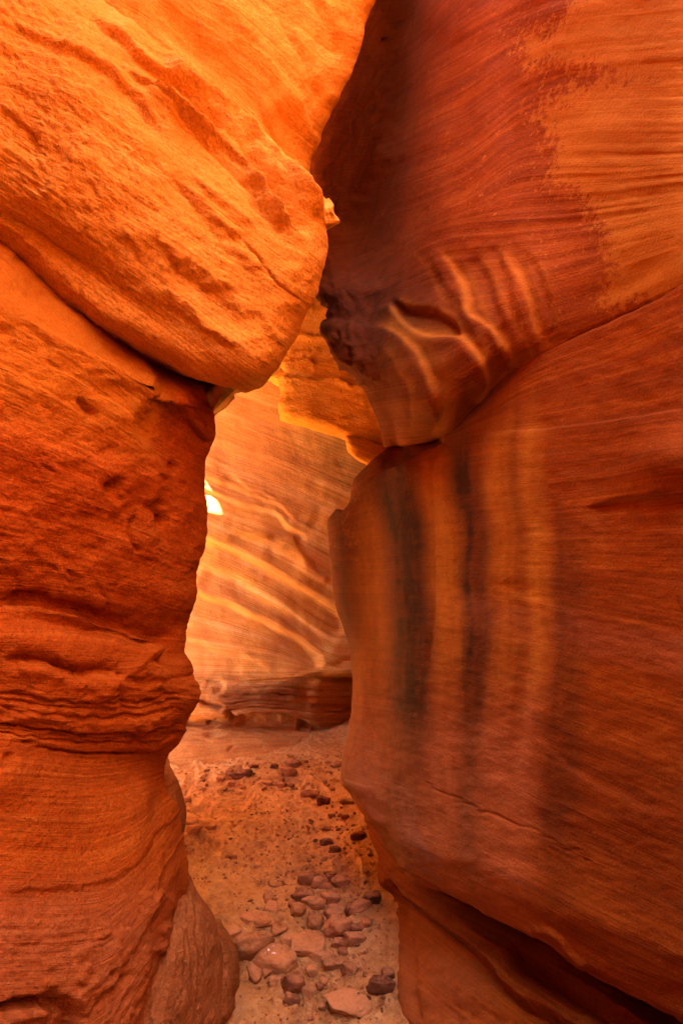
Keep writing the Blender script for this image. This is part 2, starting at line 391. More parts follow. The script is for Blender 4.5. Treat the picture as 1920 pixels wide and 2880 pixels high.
def rel_slab(R):
    # long ridges near the top edge
    R.ledge([(300, 60), (433, 150), (541, 235), (642, 330), (764, 440), (860, 560), (905, 640)], 0.034, w=7, L=40, wob=5, other=0.3)
    R.ridge([(433, 170), (575, 318), (676, 406), (777, 514), (879, 629), (905, 665)], 0.040, w=13, wob=4)
    R.groove([(460, 240), (600, 385), (700, 480), (800, 600), (870, 680)], 0.032, w=15, wob=4)
    R.ridge([(380, 225), (406, 257), (541, 358), (649, 433), (744, 561), (798, 642), (850, 700)], 0.036, w=15, wob=5)
    R.groove([(700, 560), (760, 620), (800, 660)], 0.016, w=12)
    R.groove([(500, 330), (600, 430), (700, 530), (760, 600)], 0.012, w=10, wob=6); R.ridge([(150, 120), (300, 200), (420, 300), (520, 400)], 0.010, w=22, wob=10)
    R.ledge([(230, 30), (406, 190), (541, 292), (640, 372), (744, 478), (840, 590), (890, 650)], -0.016, w=4, L=30, wob=3, other=.8)
    R.ledge([(330, 190), (406, 257), (541, 362), (649, 440), (744, 566), (830, 680)], -0.014, w=5, L=34, wob=3, other=.8)
    R.ledge([(0, 60), (120, 130), (260, 190), (380, 290), (470, 400)], -0.010, w=10, L=50, wob=6, other=.8)
    # thin ledge with a dark pocket
    R.groove([(440, 145), (470, 165), (500, 195), (537, 213)], 0.05, w=6, wob=2, fade=0.25)
    R.ledge([(300, 70), (400, 110), (480, 165), (540, 215), (600, 262), (660, 320)], -0.012, w=5, L=30, wob=3)
    # soft sagging steps on the right half
    for pl, h, L in (([(487, 480), (540, 560), (575, 602), (642, 656), (700, 670), (745, 650)], 0.017, 60), ([(520, 470), (600, 560), (680, 620), (760, 660)], 0.012, 40),
                     ([(406, 635), (450, 690), (493, 737), (560, 790), (608, 811), (676, 845)], 0.017, 60), ([(440, 790), (473, 831), (575, 926), (650, 970), (720, 1000)], 0.014, 55),
                     ([(640, 690), (700, 740), (760, 760)], 0.012, 40), ([(540, 740), (640, 850), (720, 900)], 0.012, 50), ([(300, 640), (380, 700), (450, 780)], 0.010, 60), ([(690, 850), (760, 930), (790, 990)], 0.008, 50)):
        R.ledge(pl, -h * .75, w=17, L=L, wob=12, other=0.9, fade=0.3)
    R.groove([(676, 670), (740, 750), (800, 815), (850, 850)], 0.009, w=3.2, wob=3)
    R.groove([(487, 500), (560, 590), (640, 655), (700, 720)], 0.004, w=3, wob=4)
    # curled scar at the far left
    R.ledge([(0, 300), (50, 335), (90, 375), (107, 420), (100, 460)], -0.014, w=5, L=45, wob=3)
    R.groove([(80, 360), (104, 400), (107, 440)], 0.012, w=4)
    R.ledge([(60, 500), (110, 540), (180, 480), (200, 430)], 0.010, w=16, L=60, wob=10)
    # drip runs
    for i, (x, y, l) in enumerate([(630, 660, 90), (622, 690, 110), (648, 730, 80), (655, 760, 90), (610, 650, 60), (598, 840, 60), (605, 860, 50), (545, 500, 50), (760, 880, 50), (640, 640, 70)]):
        R.ridge([(x + 8, y), (x + 3, y + l * .5), (x - 4, y + l)], 0.0035, w=3.5)
    R.blob(150, 700, 260, 60, -0.05, 30); R.blob(250, 330, 200, 120, 0.03, 35); R.blob(620, 980, 120, 60, 0.02, 30); R.blob(420, 880, 200, 40, -0.02, 32)
    rough = sstep(600, 200, R.u)
    R.h += 0.0030 * fbm(R.u / 13, R.v / 17, oct=3) * (0.35 + 0.9 * rough) + 0.004 * fbm(R.u / 80, R.v / 60, oct=3)
build("leaning_slab", slab_rows, 620, 560, M_left, left, rel_slab, left_curves, amp=0.012, bedamp=0.0012, bedf=7, grain=1.2)

# --- the knob under the upper band
knob = [[(850, 548, 2.0), (872, 520, 1.86), (896, 540, 1.80), (918, 552, 1.80), (930, 556, 1.84), (925, 560, 2.0)],
        [(850, 560, 2.0), (872, 560, 1.76), (900, 566, 1.72), (926, 568, 1.73), (940, 572, 1.78), (930, 575, 2.0)],
        [(850, 590, 2.0), (880, 590, 1.72), (905, 592, 1.68), (928, 592, 1.68), (944, 594, 1.76), (930, 596, 2.0)],
        [(850, 612, 2.0), (885, 615, 1.71), (915, 616, 1.68), (940, 614, 1.70), (957, 622, 1.77), (935, 622, 2.0)],
        [(850, 635, 2.0), (885, 640, 1.70), (905, 636, 1.69), (930, 630, 1.70), (950, 632, 1.77), (930, 632, 2.0)],
        [(850, 665, 2.0), (880, 672, 1.76), (895, 668, 1.78), (905, 660, 1.79), (912, 655, 1.84), (905, 655, 2.0)]]
def rel_knob(R):
    for k in range(4): R.groove([(880 + 16 * k, 545), (905 + 15 * k, 580), (925 + 14 * k, 625)], 0.007, w=4)
build("knob", knob, 70, 90, M_left, left, rel_knob, left_curves, amp=0.004)

# --- pillar
prow = srow
pil_rows = [
    prow(700, 985, 520, 2.2, 2.3, 2.4, vm=(800, 900, 960, 985)),
    prow(690, 1078, 566, 1.62, 1.85, 1.95, vm=(805, 912, 1020, 1070)),
    prow(694, 1088, 572, 1.345, 1.62, 1.77, vm=(805, 913, 1022, 1074)),
    prow(715, 1102, 578, 1.30, 1.58, 1.74, vm=(830, 945, 1055, 1090)),
    prow(790, 1140, 588, 1.24, 1.54, 1.69, vm=(920, 1030, 1120, 1138)), prow(880, 1176, 600, 1.21, 1.56, 1.70), prow(960, 1225, 603, 1.20, 1.60, 1.72),
    prow(1020, 1261, 588, 1.19, 1.61, 1.73), prow(1110, 1310, 575, 1.19, 1.62, 1.74), prow(1200, 1371, 572, 1.19, 1.63, 1.74), prow(1300, 1445, 582, 1.20, 1.64, 1.75),
    prow(1380, 1506, 575, 1.21, 1.65, 1.76), prow(1460, 1567, 560, 1.22, 1.66, 1.77), prow(1530, 1616, 555, 1.23, 1.67, 1.78), prow(1580, 1653, 551, 1.24, 1.68, 1.78),
    prow(1650, 1714, 539, 1.26, 1.69, 1.79), prow(1705, 1776, 520, 1.28, 1.71, 1.80), prow(1745, 1837, 517, 1.26, 1.70, 1.79), prow(1790, 1873, 533, 1.22, 1.68, 1.78),
    prow(1840, 1910, 549, 1.21, 1.65, 1.76), prow(1900, 1959, 553, 1.21, 1.64, 1.75), prow(1960, 2008, 539, 1.21, 1.65, 1.75), prow(2040, 2094, 502, 1.21, 1.68, 1.77),
    prow(2100, 2143, 475, 1.20, 1.71, 1.79), prow(2160, 2192, 484, 1.18, 1.70, 1.80), prow(2230, 2241, 500, 1.17, 1.68, 1.79), prow(2290, 2300, 510, 1.16, 1.66, 1.78),
    prow(2390, 2388, 519, 1.15, 1.62, 1.74), prow(2490, 2486, 520, 1.13, 1.56, 1.70), prow(2610, 2590, 485, 1.10, 1.48, 1.62), prow(2740, 2740, 450, 1.07, 1.40, 1.56), prow(2900, 2880, 405, 1.04, 1.34, 1.50), prow(3300, 3300, 380, 1.0, 1.3, 1.4),
    prow(4300, 4300, 380, 1.0, 1.3, 1.4)]
def rel_pil(R):
    u, v = R.u, R.v
    # lit shoulder and the facet that turns away to the right
    R.ledge([(470, 1085), (420, 1123), (378, 1200), (400, 1260), (440, 1320), (470, 1420)], 0.03, w=30, L=130, wob=10, other=0.0)
    R.ledge([(455, 1095), (520, 1160), (560, 1220), (592, 1250)], -0.016, w=4, L=40, wob=5, other=0.4)
    R.groove([(520, 1100), (545, 1140), (570, 1190), (598, 1225)], 0.01, w=4, wob=4)
    R.ledge([(0, 705), (150, 820), (330, 940), (450, 1030), (560, 1095)], -0.008, w=5, L=20, wob=4)
    R.ledge([(0, 1018), (100, 1080), (200, 1150), (290, 1212)], 0.010, w=4, L=50, wob=4, other=0.3)
    R.ledge([(130, 1020), (260, 1100), (370, 1180), (430, 1250)], 0.008, w=4, L=50, wob=4)
    R.groove([(210, 1120), (240, 1150), (270, 1170)], 0.014, w=7, wob=3)
    R.ledge([(0, 930), (60, 900), (110, 920), (160, 980)], -0.014, w=10, L=60, wob=10)
    # pits and scars
    R.blob(453, 1468, 13, 20, -0.05); R.blob(456, 1505, 12, 18, -0.015)
    R.groove([(385, 1440), (368, 1470), (362, 1500), (370, 1530), (388, 1556)], 0.016, w=6, wob=2)
    R.blob(410, 1500, 40, 55, 0.014); R.blob(312, 1362, 20, 15, -0.045, -35); R.blob(484, 1316, 12, 16, -0.03)
    R.groove([(455, 1330), (450, 1400), (445, 1455)], 0.02, w=22, wob=4); R.blob(390, 1390, 22, 30, -0.012)
    R.groove([(125, 1310), (150, 1330)], 0.01, w=5); R.groove([(190, 1600), (200, 1620)], 0.012, w=5); R.groove([(145, 1585), (150, 1605)], 0.012, w=5)
    R.groove([(262, 1620), (275, 1660), (300, 1690), (290, 1730)], 0.006, w=4, wob=4)
    for q in range(26):
        a, b = 60 + 470 * _r.rand(), 1120 + 560 * _r.rand()
        if a < 520: R.blob(a, b, 4 + 9 * _r.rand(), 5 + 9 * _r.rand(), -0.012 * _r.rand(), 60 * _r.rand())
    # the long shelf and the hollows under and above it
    R.groove([(0, 1700), (90, 1690), (200, 1712), (300, 1750), (420, 1790), (500, 1800)], 0.035, w=26, wob=5, fade=0.08)
    R.ledge([(-40, 1760), (26, 1744), (51, 1738), (128, 1742), (191, 1757), (255, 1772), (290, 1768), (340, 1787), (383, 1804), (415, 1824), (440, 1860)], 0.040, w=4, L=75, wob=5, fade=0.03)
    R.ledge([(0, 1775), (80, 1765), (200, 1785), (300, 1790), (380, 1822), (412, 1832)], -0.012, w=4, L=16, wob=7)
    R.groove([(0, 1858), (85, 1852), (150, 1867), (213, 1889), (290, 1885), (380, 1892)], 0.030, w=17, wob=7)
    R.ledge([(40, 1872), (85, 1856), (130, 1858), (190, 1886), (225, 1890)], 0.018, w=4, L=60, wob=5)
    R.ledge([(300, 1880), (425, 1880), (455, 1905), (470, 1940)], 0.014, w=4, L=60, wob=8)
    R.ledge([(340, 1905), (420, 1910), (520, 1895), (552, 1880)], -0.014, w=5, L=30, wob=8)
    for y0, h in ((1945, .010), (1960, .006), (1985, .008), (2030, .016), (2042, .010), (2055, .009)):
        R.groove([(-20, y0), (134, y0 + 24), (268, y0 + 36), (446, y0 + 26), (520, y0 + 5)], h, w=5, wob=5, fade=0.04)
    R.groove([(67, 2094), (179, 2113), (379, 2122), (470, 2112)], 0.010, w=4, wob=3); R.groove([(55, 2086), (85, 2087)], 0.02, w=4)
    R.blob(345, 1975, 10, 30, -0.016, -15); R.blob(385, 2070, 9, 26, -0.02, 5); R.blob(400, 2050, 30, 60, 0.012)
    R.groove([(5, 2170), (15, 2130), (28, 2120)], 0.02, w=7)
    R.blob(0, 2200, 60, 60, 0.02)
    # smooth waist with a hollow on its right, then the diagonal seam
    R.blob(465, 2260, 40, 130, -0.030, 14)
    R.ledge([(530, 2240), (500, 2300), (446, 2352), (379, 2432), (268, 2486), (130, 2500), (0, 2502)], 0.010, w=6, L=90, wob=6, fade=0.08)
    # peeled scales lower down
    for pl, h in (([(410, 2510), (422, 2540), (440, 2520), (455, 2500)], .02), ([(270, 2590), (295, 2600), (300, 2640)], .018), ([(200, 2690), (250, 2650), (300, 2640), (360, 2600)], .012),
                  ([(205, 2760), (215, 2720), (240, 2700)], .014), ([(190, 2880), (215, 2790), (260, 2740)], .014), ([(320, 2650), (335, 2720), (330, 2800)], .01), ([(430, 2680), (450, 2630), (470, 2590)], .018)):
        R.ledge(pl, h, w=5, L=40, wob=10)
    R.blob(318, 2742, 9, 12, -0.03); R.blob(356, 2755, 8, 14, -0.02, 30)
    R.groove([(190, 2872), (250, 2850), (300, 2805), (350, 2770), (400, 2720)], 0.008, w=8, wob=10)
    R.ledge([(0, 2828), (58, 2807), (112, 2798), (152, 2774), (170, 2798), (196, 2803), (223, 2836), (240, 2900)], -0.055, w=4, L=90, wob=5, fade=0.02)
    R.blob(60, 2860, 45, 26, 0.05, -20); R.blob(130, 2850, 22, 20, 0.03)
    for k in range(7):
        R.groove([(520 - 6 * k, 2440 - 10 * k), (500 - 13 * k, 2600), (455 - 18 * k, 2740), (380 - 24 * k, 2890)], 0.011, w=6 + k * .6, wob=3, fade=0.2)
    for k in range(5): R.ledge([(0, 2545 + 36 * k), (120, 2560 + 34 * k), (240, 2545 + 30 * k)], 0.006, w=8, L=26, wob=10)
    low = sstep(1250, 1050, v) + sstep(2550, 2700, v)
    R.h += 0.0028 * fbm(u / 12, v / 15, oct=3) * (0.45 + 0.5 * low) + 0.006 * fbm(u / 80, v / 70, oct=3) * sstep(2150, 2100, v) + 0.0035 * fbm(u / 40, v / 34, oct=3) * sstep(1250, 1450, v) * sstep(1800, 1500, v)
    R.h += 0.006 * fbm(u / 60, v / 30, oct=4) * sstep(1850, 1950, v) * sstep(2130, 2050, v)
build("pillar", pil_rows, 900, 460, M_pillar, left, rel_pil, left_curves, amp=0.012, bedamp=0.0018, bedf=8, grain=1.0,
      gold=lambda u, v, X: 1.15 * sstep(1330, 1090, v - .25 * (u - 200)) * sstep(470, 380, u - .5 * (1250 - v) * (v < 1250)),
      silt_light=lambda u, v, X: 0.6 * sstep(2400, 2620, v) + 0.35 * sstep(1120, 1060, v + (u - 570) * -0.70 + 20) * sstep(600, 850, v) * (v < 1110))  # paints the lit top edge and light bounced onto the base

# --- foot lobes
def lobe(pts, back):      # pts: (us, v, d_sil, ul, d_l)
    rows = []
    for us, v, ds, ul, dl in pts:
        rows.append([(ul - 60, v, dl + back), (ul, v, dl), (ul + (us - ul) * .35, v, dl - .03), (ul + (us - ul) * .75, v, (dl + ds) / 2 - .05), (us - 5, v, ds - .03), (us, v, ds), (us - 20, v, ds + .25), (us - 120, v, ds + .6)])
    return rows
build("foot_lobe", lobe([(470, 2330, 2.3, 420, 2.1), (520, 2440, 1.92, 450, 1.85), (545, 2500, 1.86, 455, 1.75), (575, 2547, 1.83, 450, 1.68), (600, 2600, 1.80, 440, 1.62), (613, 2650, 1.78, 420, 1.57), (618, 2755, 1.76, 370, 1.50), (612, 2880, 1.72, 320, 1.44), (590, 3050, 1.66, 300, 1.40), (560, 3400, 1.5, 260, 1.3)], .2),
      260, 160, M_mauve, left, lambda R: [R.groove([(535 - 14 * k, 2500), (560 - 20 * k, 2700), (545 - 30 * k, 2900)], 0.009, w=5, wob=3) for k in range(11)] + [R.h.__iadd__(.005 * fbm(R.u / 30, R.v / 60, oct=4))], left_curves, amp=0.008, bedamp=0, grain=1.4, keep=lambda u, v, S, X: X[..., 0] * 3 - X[..., 1] * 2 + 0.0 * S, silt_light=lambda u, v, X: 0 * u + .1)
build("foot_lobe", lobe([(540, 2520, 2.4, 500, 2.3), (585, 2572, 2.08, 540, 2.0), (620, 2592, 2.0, 560, 1.92), (643, 2630, 1.96, 560, 1.86), (661, 2694, 1.93, 560, 1.84), (665, 2767, 1.90, 550, 1.8), (655, 2830, 1.86, 540, 1.77), (637, 2880, 1.84, 530, 1.75), (600, 2960, 1.8, 500, 1.7), (580, 3200, 1.7, 480, 1.6)], .2),
      200, 120, M_mauve, left, lambda R: R.h.__iadd__(.006 * fbm(R.u / 30, R.v / 40, oct=4)), left_curves, amp=0.008, bedamp=0, grain=1.6)
# bulge behind the waist
build("foot_lobe", lobe([(470, 2130, 2.5, 420, 2.3), (492, 2180, 2.25, 440, 2.2), (510, 2225, 2.2, 440, 2.15), (523, 2278, 2.18, 440, 2.1), (520, 2320, 2.14, 440, 2.1), (512, 2360, 2.12, 440, 2.0), (505, 2420, 2.1, 430, 2.0), (500, 2700, 2.1, 430, 1.9)], .2),
      120, 80, M_mauve, left, None, left_curves, amp=0.006, bedamp=0, grain=.7)
# bulge behind the banded shelf of the pillar, its edge catching light
# --- neck and rear lobe seen through the gap below the slab
def sheet(name, rows, nr, nc, mat, parent, rel=None, curves=None, **k): return build(name, rows, nr, nc, mat, parent, rel, curves, **k)
sheet("rear_lobe", [[(520, 1000, 2.3), (600, 1000, 2.05), (640, 1000, 1.98), (690, 1010, 2.05), (700, 1000, 2.3)],
                    [(520, 1050, 2.2), (590, 1055, 1.86), (630, 1050, 1.80), (670, 1060, 1.86), (690, 1060, 2.2)],
                    [(520, 1085, 2.2), (588, 1090, 1.80), (610, 1082, 1.76), (640, 1072, 1.8), (662, 1078, 1.9)],
                    [(520, 1130, 2.2), (592, 1125, 1.85), (606, 1110, 1.82), (625, 1095, 1.85), (655, 1084, 1.98)],
                    [(520, 1180, 2.3), (597, 1170, 1.95), (603, 1140, 1.93), (620, 1112, 1.95), (648, 1092, 2.1)],
                    [(500, 1230, 2.5), (590, 1190, 2.2), (600, 1160, 2.2), (615, 1130, 2.2), (640, 1100, 2.3)]], 90, 70, M_pillar, left, None, left_curves, amp=.006)
sheet("rear_lobe", [[(540, 1020, 2.6), (600, 1030, 2.5), (650, 1030, 2.5), (690, 1050, 2.5), (700, 1040, 2.8)],
                    [(540, 1090, 2.5), (600, 1090, 2.42), (640, 1080, 2.42), (672, 1082, 2.46), (690, 1082, 2.8)],
                    [(540, 1130, 2.5), (595, 1130, 2.38), (630, 1120, 2.4), (660, 1110, 2.45), (670, 1105, 2.8)],
                    [(540, 1165, 2.5), (595, 1160, 2.38), (620, 1150, 2.4), (642, 1138, 2.46), (650, 1130, 2.8)],
                    [(540, 1190, 2.5), (590, 1184, 2.42), (605, 1174, 2.43), (620, 1162, 2.5), (630, 1150, 2.8)],
                    [(540, 1190, 2.9), (590, 1180, 2.8), (600, 1170, 2.8), (610, 1160, 2.8), (625, 1145, 2.9)]], 100, 90, M_far, left,
      lambda R: [R.groove([(585, 1150 - 16 * k), (630, 1115 - 14 * k), (680, 1095 - 14 * k)], 0.02, w=4, wob=4) for k in range(-1, 5)], left_curves, amp=.012)

# --- unseen rock block added behind the left rock to gate sun and sky
def ring(z, s=1.0):
    k = float(np.interp(z, [3.6, 4.6], [0, 1]))
    q = .7 * float(np.interp(z, [2.75, 3.0], [1, 0]))
    q0 = q
    def w_(x, y):       # west edge; notches in it run along the sun's direction and let two slivers of light through
        zz = z - 2.56 * (2.74 - y)
        n_ = .42 * math.exp(-((zz - 5.06) / .14) ** 4) + .27 * math.exp(-((zz - 4.38) / .10) ** 4)
        ext = float(np.interp(zz, [5.2, 5.4], [0, 1]))
        return (x + q0 + n_ - 1.2 * ext * float(np.interp(y, [2.5, 2.64], [0, 1])), y)
    f = .25 * (1 - k)
    k4 = 1.35 * float(np.interp(z, [5.7, 6.1], [0, 1]))
    k3 = 1.4 * float(np.interp(z, [5.2, 5.8], [0, 1]))
    b = [(-.5 + .5 * k, 1.75 + f), (-.25 + .65 * k, 2.35), (-.5 + .7 * k, 2.68 + k3), (-1.2, 2.72 + k3), (-1.7 + q * .5, 2.74 + k4), (w_(-2.0, 2.74)[0], 2.74 + k4), w_(-2.30 - .05 * k, 2.74), w_(-2.34 - .05 * k, 2.64), w_(-2.42 - .05 * k, 2.5), w_(-2.44, 2.3), w_(-2.42, 2.05), (-2.1 + q, 1.6), (-1.6, 1.6 + f), (-.9, 1.8 + f), (-.5 + .5 * k, 1.75 + f)]
    return [(-2.0 + (x + 2.0) * s, 2.2 + (y - 2.2) * s, z, 1) for x, y in b]
sh_rows = [ring(z) for z in [2.2, 2.75, 3.0, 3.6, 4.05, 4.2, 4.28, 4.33, 4.38, 4.43, 4.48, 4.52, 4.56, 4.6, 4.65, 4.7, 4.78, 4.84, 4.9, 4.95, 5.0, 5.04, 5.08, 5.12, 5.17, 5.22, 5.26, 5.3, 5.35, 5.4, 5.45, 5.5, 5.6, 5.7, 5.8, 5.9, 6.0, 6.1, 6.2, 6.3, 6.4, 6.6, 8]] + [ring(8.8, .95), ring(9.1, .6), ring(9.15, .02)]
build("light_block_shoulder", sh_rows[::-1], 420, 260, M_left, left, None, None, amp=.02, bedamp=.01, bedf=4, flip=-1)

# ================================================================== RIGHT ROCK
right = empty("rock_wall", (0.7, 1.6, 0), "smooth deep orange right canyon wall with dark overhang and vertical streaks", "rock wall")
UC = [1150, 1250, 1350, 1450, 1600, 1760, 1920]
CREASE = [1246, 1226, 1140, 1045, 965, 895, 812]
def rrow(us, vs, vc, ds, dmid, dc, zfar=None, vmid=None):
    """one row of the right wall, from its hidden far side round the free left edge and past the camera"""
    p = P(us, vs, ds); z = p[2]
    r = [(4.0, 4.6, z, 1), (p[0] + 0.75, ds + 1.1, z, 1), (*P(us + 40, vs, ds + .35), 1), (us, vs, ds), (us + (1150 - us) * .12, vs + (vc[0] - vs) * .12, ds - (ds - dmid) * .45),
         ((us + 1150) / 2, (vs + vc[0]) / 2 if vmid is None else vmid, dmid)]
    r += [(a, b, c) for a, b, c in zip(UC, vc, dc)]
    q = P(UC[-1], vc[-1], dc[-1])
    r += [(2350, vc[-1] + (vc[-1] - vc[-2]) * 2.2, dc[-1] * .9), (1.02, -.4, q[2], 1), (1.15, -3.2, q[2], 1)]
    return r
DT = [(0.0, (3.9, 3.2, 2.42, 2.12, 1.95, 1.82, 1.62, 1.45, 1.30)), (.25, (3.7, 3.1, 2.32, 2.05, 1.88, 1.78, 1.6, 1.43, 1.29)), (.5, (3.2, 2.75, 2.15, 1.92, 1.8, 1.72, 1.56, 1.4, 1.27)),
      (.65, (2.45, 2.25, 2.02, 1.85, 1.74, 1.65, 1.53, 1.39, 1.26)), (.77, (2.33, 2.1, 1.88, 1.71, 1.62, 1.57, 1.5, 1.37, 1.25)), (.83, (2.28, 2.05, 1.84, 1.68, 1.6, 1.56, 1.5, 1.37, 1.25)),
      (.9, (2.22, 2.05, 1.85, 1.69, 1.61, 1.57, 1.5, 1.38, 1.25)), (.95, (2.22, 2.1, 1.92, 1.77, 1.67, 1.59, 1.505, 1.375, 1.25)), (1.0, (2.30, 2.28, 2.15, 2.00, 1.80, 1.66, 1.525, 1.385, 1.255))]
def dint(tab, t):
    T = [a for a, _ in tab]; return [float(np.interp(t, T, [b[k] for _, b in tab])) for k in range(len(tab[0][1]))]
SILU = [(0, 950), (159, 920), (314, 870), (470, 830), (600, 830), (700, 850), (770, 880), (814, 889), (839, 907), (895, 927), (930, 911), (970, 919), (1013, 939), (1045, 974), (1080, 1014), (1128, 1042), (1179, 1065), (1220, 1078), (1254, 1087)]
def rrim(z, dx=0):
    b = [(4.0, 4.9), (1.5, 4.2), (.35, 3.5), (.12, 3.1), (.08, 2.85), (.12, 2.6), (.25, 2.3), (.42, 2.05), (.62, 1.8), (.85, 1.6), (1.05, 1.4), (1.1, 1.2), (1.15, .9), (1.2, .4), (1.22, -.5), (1.3, -3.2)]
    return [(x if not dx else 9.0 + .05 * i, y, z + .06 * math.sin(2 * i), 1) for i, (x, y) in enumerate(b)]
up_rows = [rrim(8.6, 1), rrim(8.5), rrim(5.4), rrow(1020, -500, [-500] * 7, 4.0, 3.3, [2.6, 2.4, 2.2, 2.0, 1.75, 1.55, 1.38]), rrow(990, -220, [-250] * 7, 4.0, 3.25, [2.5, 2.3, 2.1, 1.9, 1.68, 1.48, 1.33])]
for vs, us in SILU:
    t = vs / 1254.; d = dint(DT, t)
    up_rows.append(rrow(us, vs, [t * c for c in CREASE], d[0], d[1], d[2:]))
d = dint(DT, 1.0)
up_rows.append(rrow(1120, 1262, [c + 8 for c in CREASE], d[0] + .35, d[1] + .3, [x + .25 for x in d[2:]]))
right_curves = [[(850, 60), (1100, 40), (1400, -260), (1920, -500)], [(850, 330), (1050, 300), (1250, 150), (1500, 20), (1920, -60)], [(850, 560), (1100, 480), (1300, 400), (1500, 260), (1920, 200)],
    [(850, 700), (1100, 640), (1300, 560), (1500, 430), (1920, 420)], [(850, 850), (1100, 720), (1250, 640), (1450, 620), (1700, 590), (1920, 560)], [(850, 960), (1200, 880), (1450, 830), (1700, 760), (1920, 690)],
    [(850, 1290), (1085, 1255), (1225, 1237), (1335, 1151), (1469, 1029), (1714, 912), (1920, 812)], [(900, 1420), (1100, 1290), (1347, 1225), (1567, 1206), (1920, 1157)],
    [(900, 1520), (1200, 1480), (1500, 1450), (1920, 1400)], [(900, 1680), (1250, 1700), (1500, 1740), (1920, 1850)], [(930, 1960), (1250, 2030), (1550, 2180), (1920, 2350)],
    [(950, 2180), (1200, 2280), (1500, 2440), (1920, 2640)], [(1000, 2280), (1115, 2451), (1264, 2523), (1472, 2617), (1681, 2750), (1920, 2868)], [(1000, 2500), (1250, 2700), (1600, 2950), (1920, 3150)], [(1000, 2800), (1250, 3000), (1920, 3500)]]
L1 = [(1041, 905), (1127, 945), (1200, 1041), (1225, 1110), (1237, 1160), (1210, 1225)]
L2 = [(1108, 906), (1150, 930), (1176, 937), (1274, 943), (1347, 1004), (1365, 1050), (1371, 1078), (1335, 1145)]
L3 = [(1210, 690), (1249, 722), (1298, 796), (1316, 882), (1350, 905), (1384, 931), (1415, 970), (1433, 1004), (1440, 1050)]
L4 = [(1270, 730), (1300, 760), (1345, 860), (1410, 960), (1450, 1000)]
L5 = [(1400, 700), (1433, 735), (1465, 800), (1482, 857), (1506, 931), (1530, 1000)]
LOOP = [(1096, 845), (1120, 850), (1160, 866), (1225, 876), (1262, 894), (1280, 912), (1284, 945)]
def lit_edge_gold(u, v, X):  # gold tint painting the lit edges of the overhang's flakes
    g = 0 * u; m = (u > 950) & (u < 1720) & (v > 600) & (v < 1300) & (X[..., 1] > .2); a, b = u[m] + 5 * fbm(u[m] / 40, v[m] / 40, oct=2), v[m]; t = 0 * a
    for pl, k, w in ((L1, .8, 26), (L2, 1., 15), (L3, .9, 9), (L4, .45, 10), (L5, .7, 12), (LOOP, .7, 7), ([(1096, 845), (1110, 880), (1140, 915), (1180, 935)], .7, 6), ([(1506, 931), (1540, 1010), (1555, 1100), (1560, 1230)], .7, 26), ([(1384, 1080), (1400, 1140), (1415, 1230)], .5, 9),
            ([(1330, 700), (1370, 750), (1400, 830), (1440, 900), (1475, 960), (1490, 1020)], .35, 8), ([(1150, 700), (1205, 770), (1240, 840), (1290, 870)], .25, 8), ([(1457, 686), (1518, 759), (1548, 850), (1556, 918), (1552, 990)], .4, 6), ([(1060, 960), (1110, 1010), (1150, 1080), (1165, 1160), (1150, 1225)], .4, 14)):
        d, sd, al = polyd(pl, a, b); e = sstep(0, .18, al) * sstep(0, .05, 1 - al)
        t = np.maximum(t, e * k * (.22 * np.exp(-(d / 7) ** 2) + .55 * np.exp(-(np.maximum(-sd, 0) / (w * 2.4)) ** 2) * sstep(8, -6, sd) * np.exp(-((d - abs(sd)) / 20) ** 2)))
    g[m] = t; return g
def rel_up(R):
    u, v = R.u, R.v
    for k, (y, h) in enumerate(((0, .02), (60, .016), (130, .02), (190, .014), (250, .018), (310, .012), (370, .016), (430, .012))):
        R.ledge([(840, 330 + y), (930, 220 + y), (1020, 90 + y), (1100, -40 + y)], h * 2.2, w=8, L=34, wob=10, other=.6)
    # the scalloped flakes of the overhang
    for pl, h, L in ((L1, .014, 75), (L2, .018, 55), (L3, .012, 55), (L4, .006, 40), (L5, .005, 60)):
        R.ledge(pl, h * .9, w=16, L=L * 1.4, wob=3, other=.7, fade=.25)
    loop = [(1096, 845), (1120, 850), (1160, 866), (1225, 876), (1262, 894), (1280, 912), (1284, 945)]
    R.ledge(loop, -.022, w=6, L=50, wob=3, other=.3); R.ledge([(1096, 845), (1110, 880), (1140, 915), (1180, 935)], .018, w=6, L=40, wob=3)
    for k in range(5): R.ledge([(1180 + 62 * k, 690 - 6 * k), (1250 + 58 * k, 790 - 8 * k), (1300 + 52 * k, 890 - 6 * k), (1345 + 46 * k, 980 - 8 * k), (1360 + 44 * k, 1060 - 20 * k)], -.006, w=16, L=40, wob=8, other=.8, fade=.25)
    R.ledge([(1457, 686), (1500, 730), (1518, 759), (1548, 850), (1555, 918), (1549, 980)], -.007, w=6, L=40, wob=3, other=.3)
    R.groove([(1592, 962), (1714, 908), (1800, 866), (1920, 806)], .012, w=4, wob=3, fade=.02)
    # broken, blocky rock along the free edge
    e = sstep(150, 40, u - np.interp(v, [a for a, b in SILU], [b for a, b in SILU])) * sstep(690, 740, v) * sstep(1130, 1050, v)
    c = vnoise(u / 60 + .3 * v / 50, v / 46); c2 = vnoise(u / 24, v / 22 + 8)
    R.h += e * (0.016 * abs(c) + 0.010 * abs(c2) + .006 * fbm(u / 14, v / 9, oct=3))
    R.h += .0022 * fbm(u / 120, v / 90, oct=4)
CR1 = [(1470, 130), (1560, 90), (1640, 10), (1700, -80), (2100, -80), (2100, 820), (1790, 830), (1720, 850), (1730, 770), (1690, 640), (1640, 530), (1560, 500), (1580, 400), (1520, 330), (1600, 260), (1800, 210), (1700, 180), (1500, 170)]
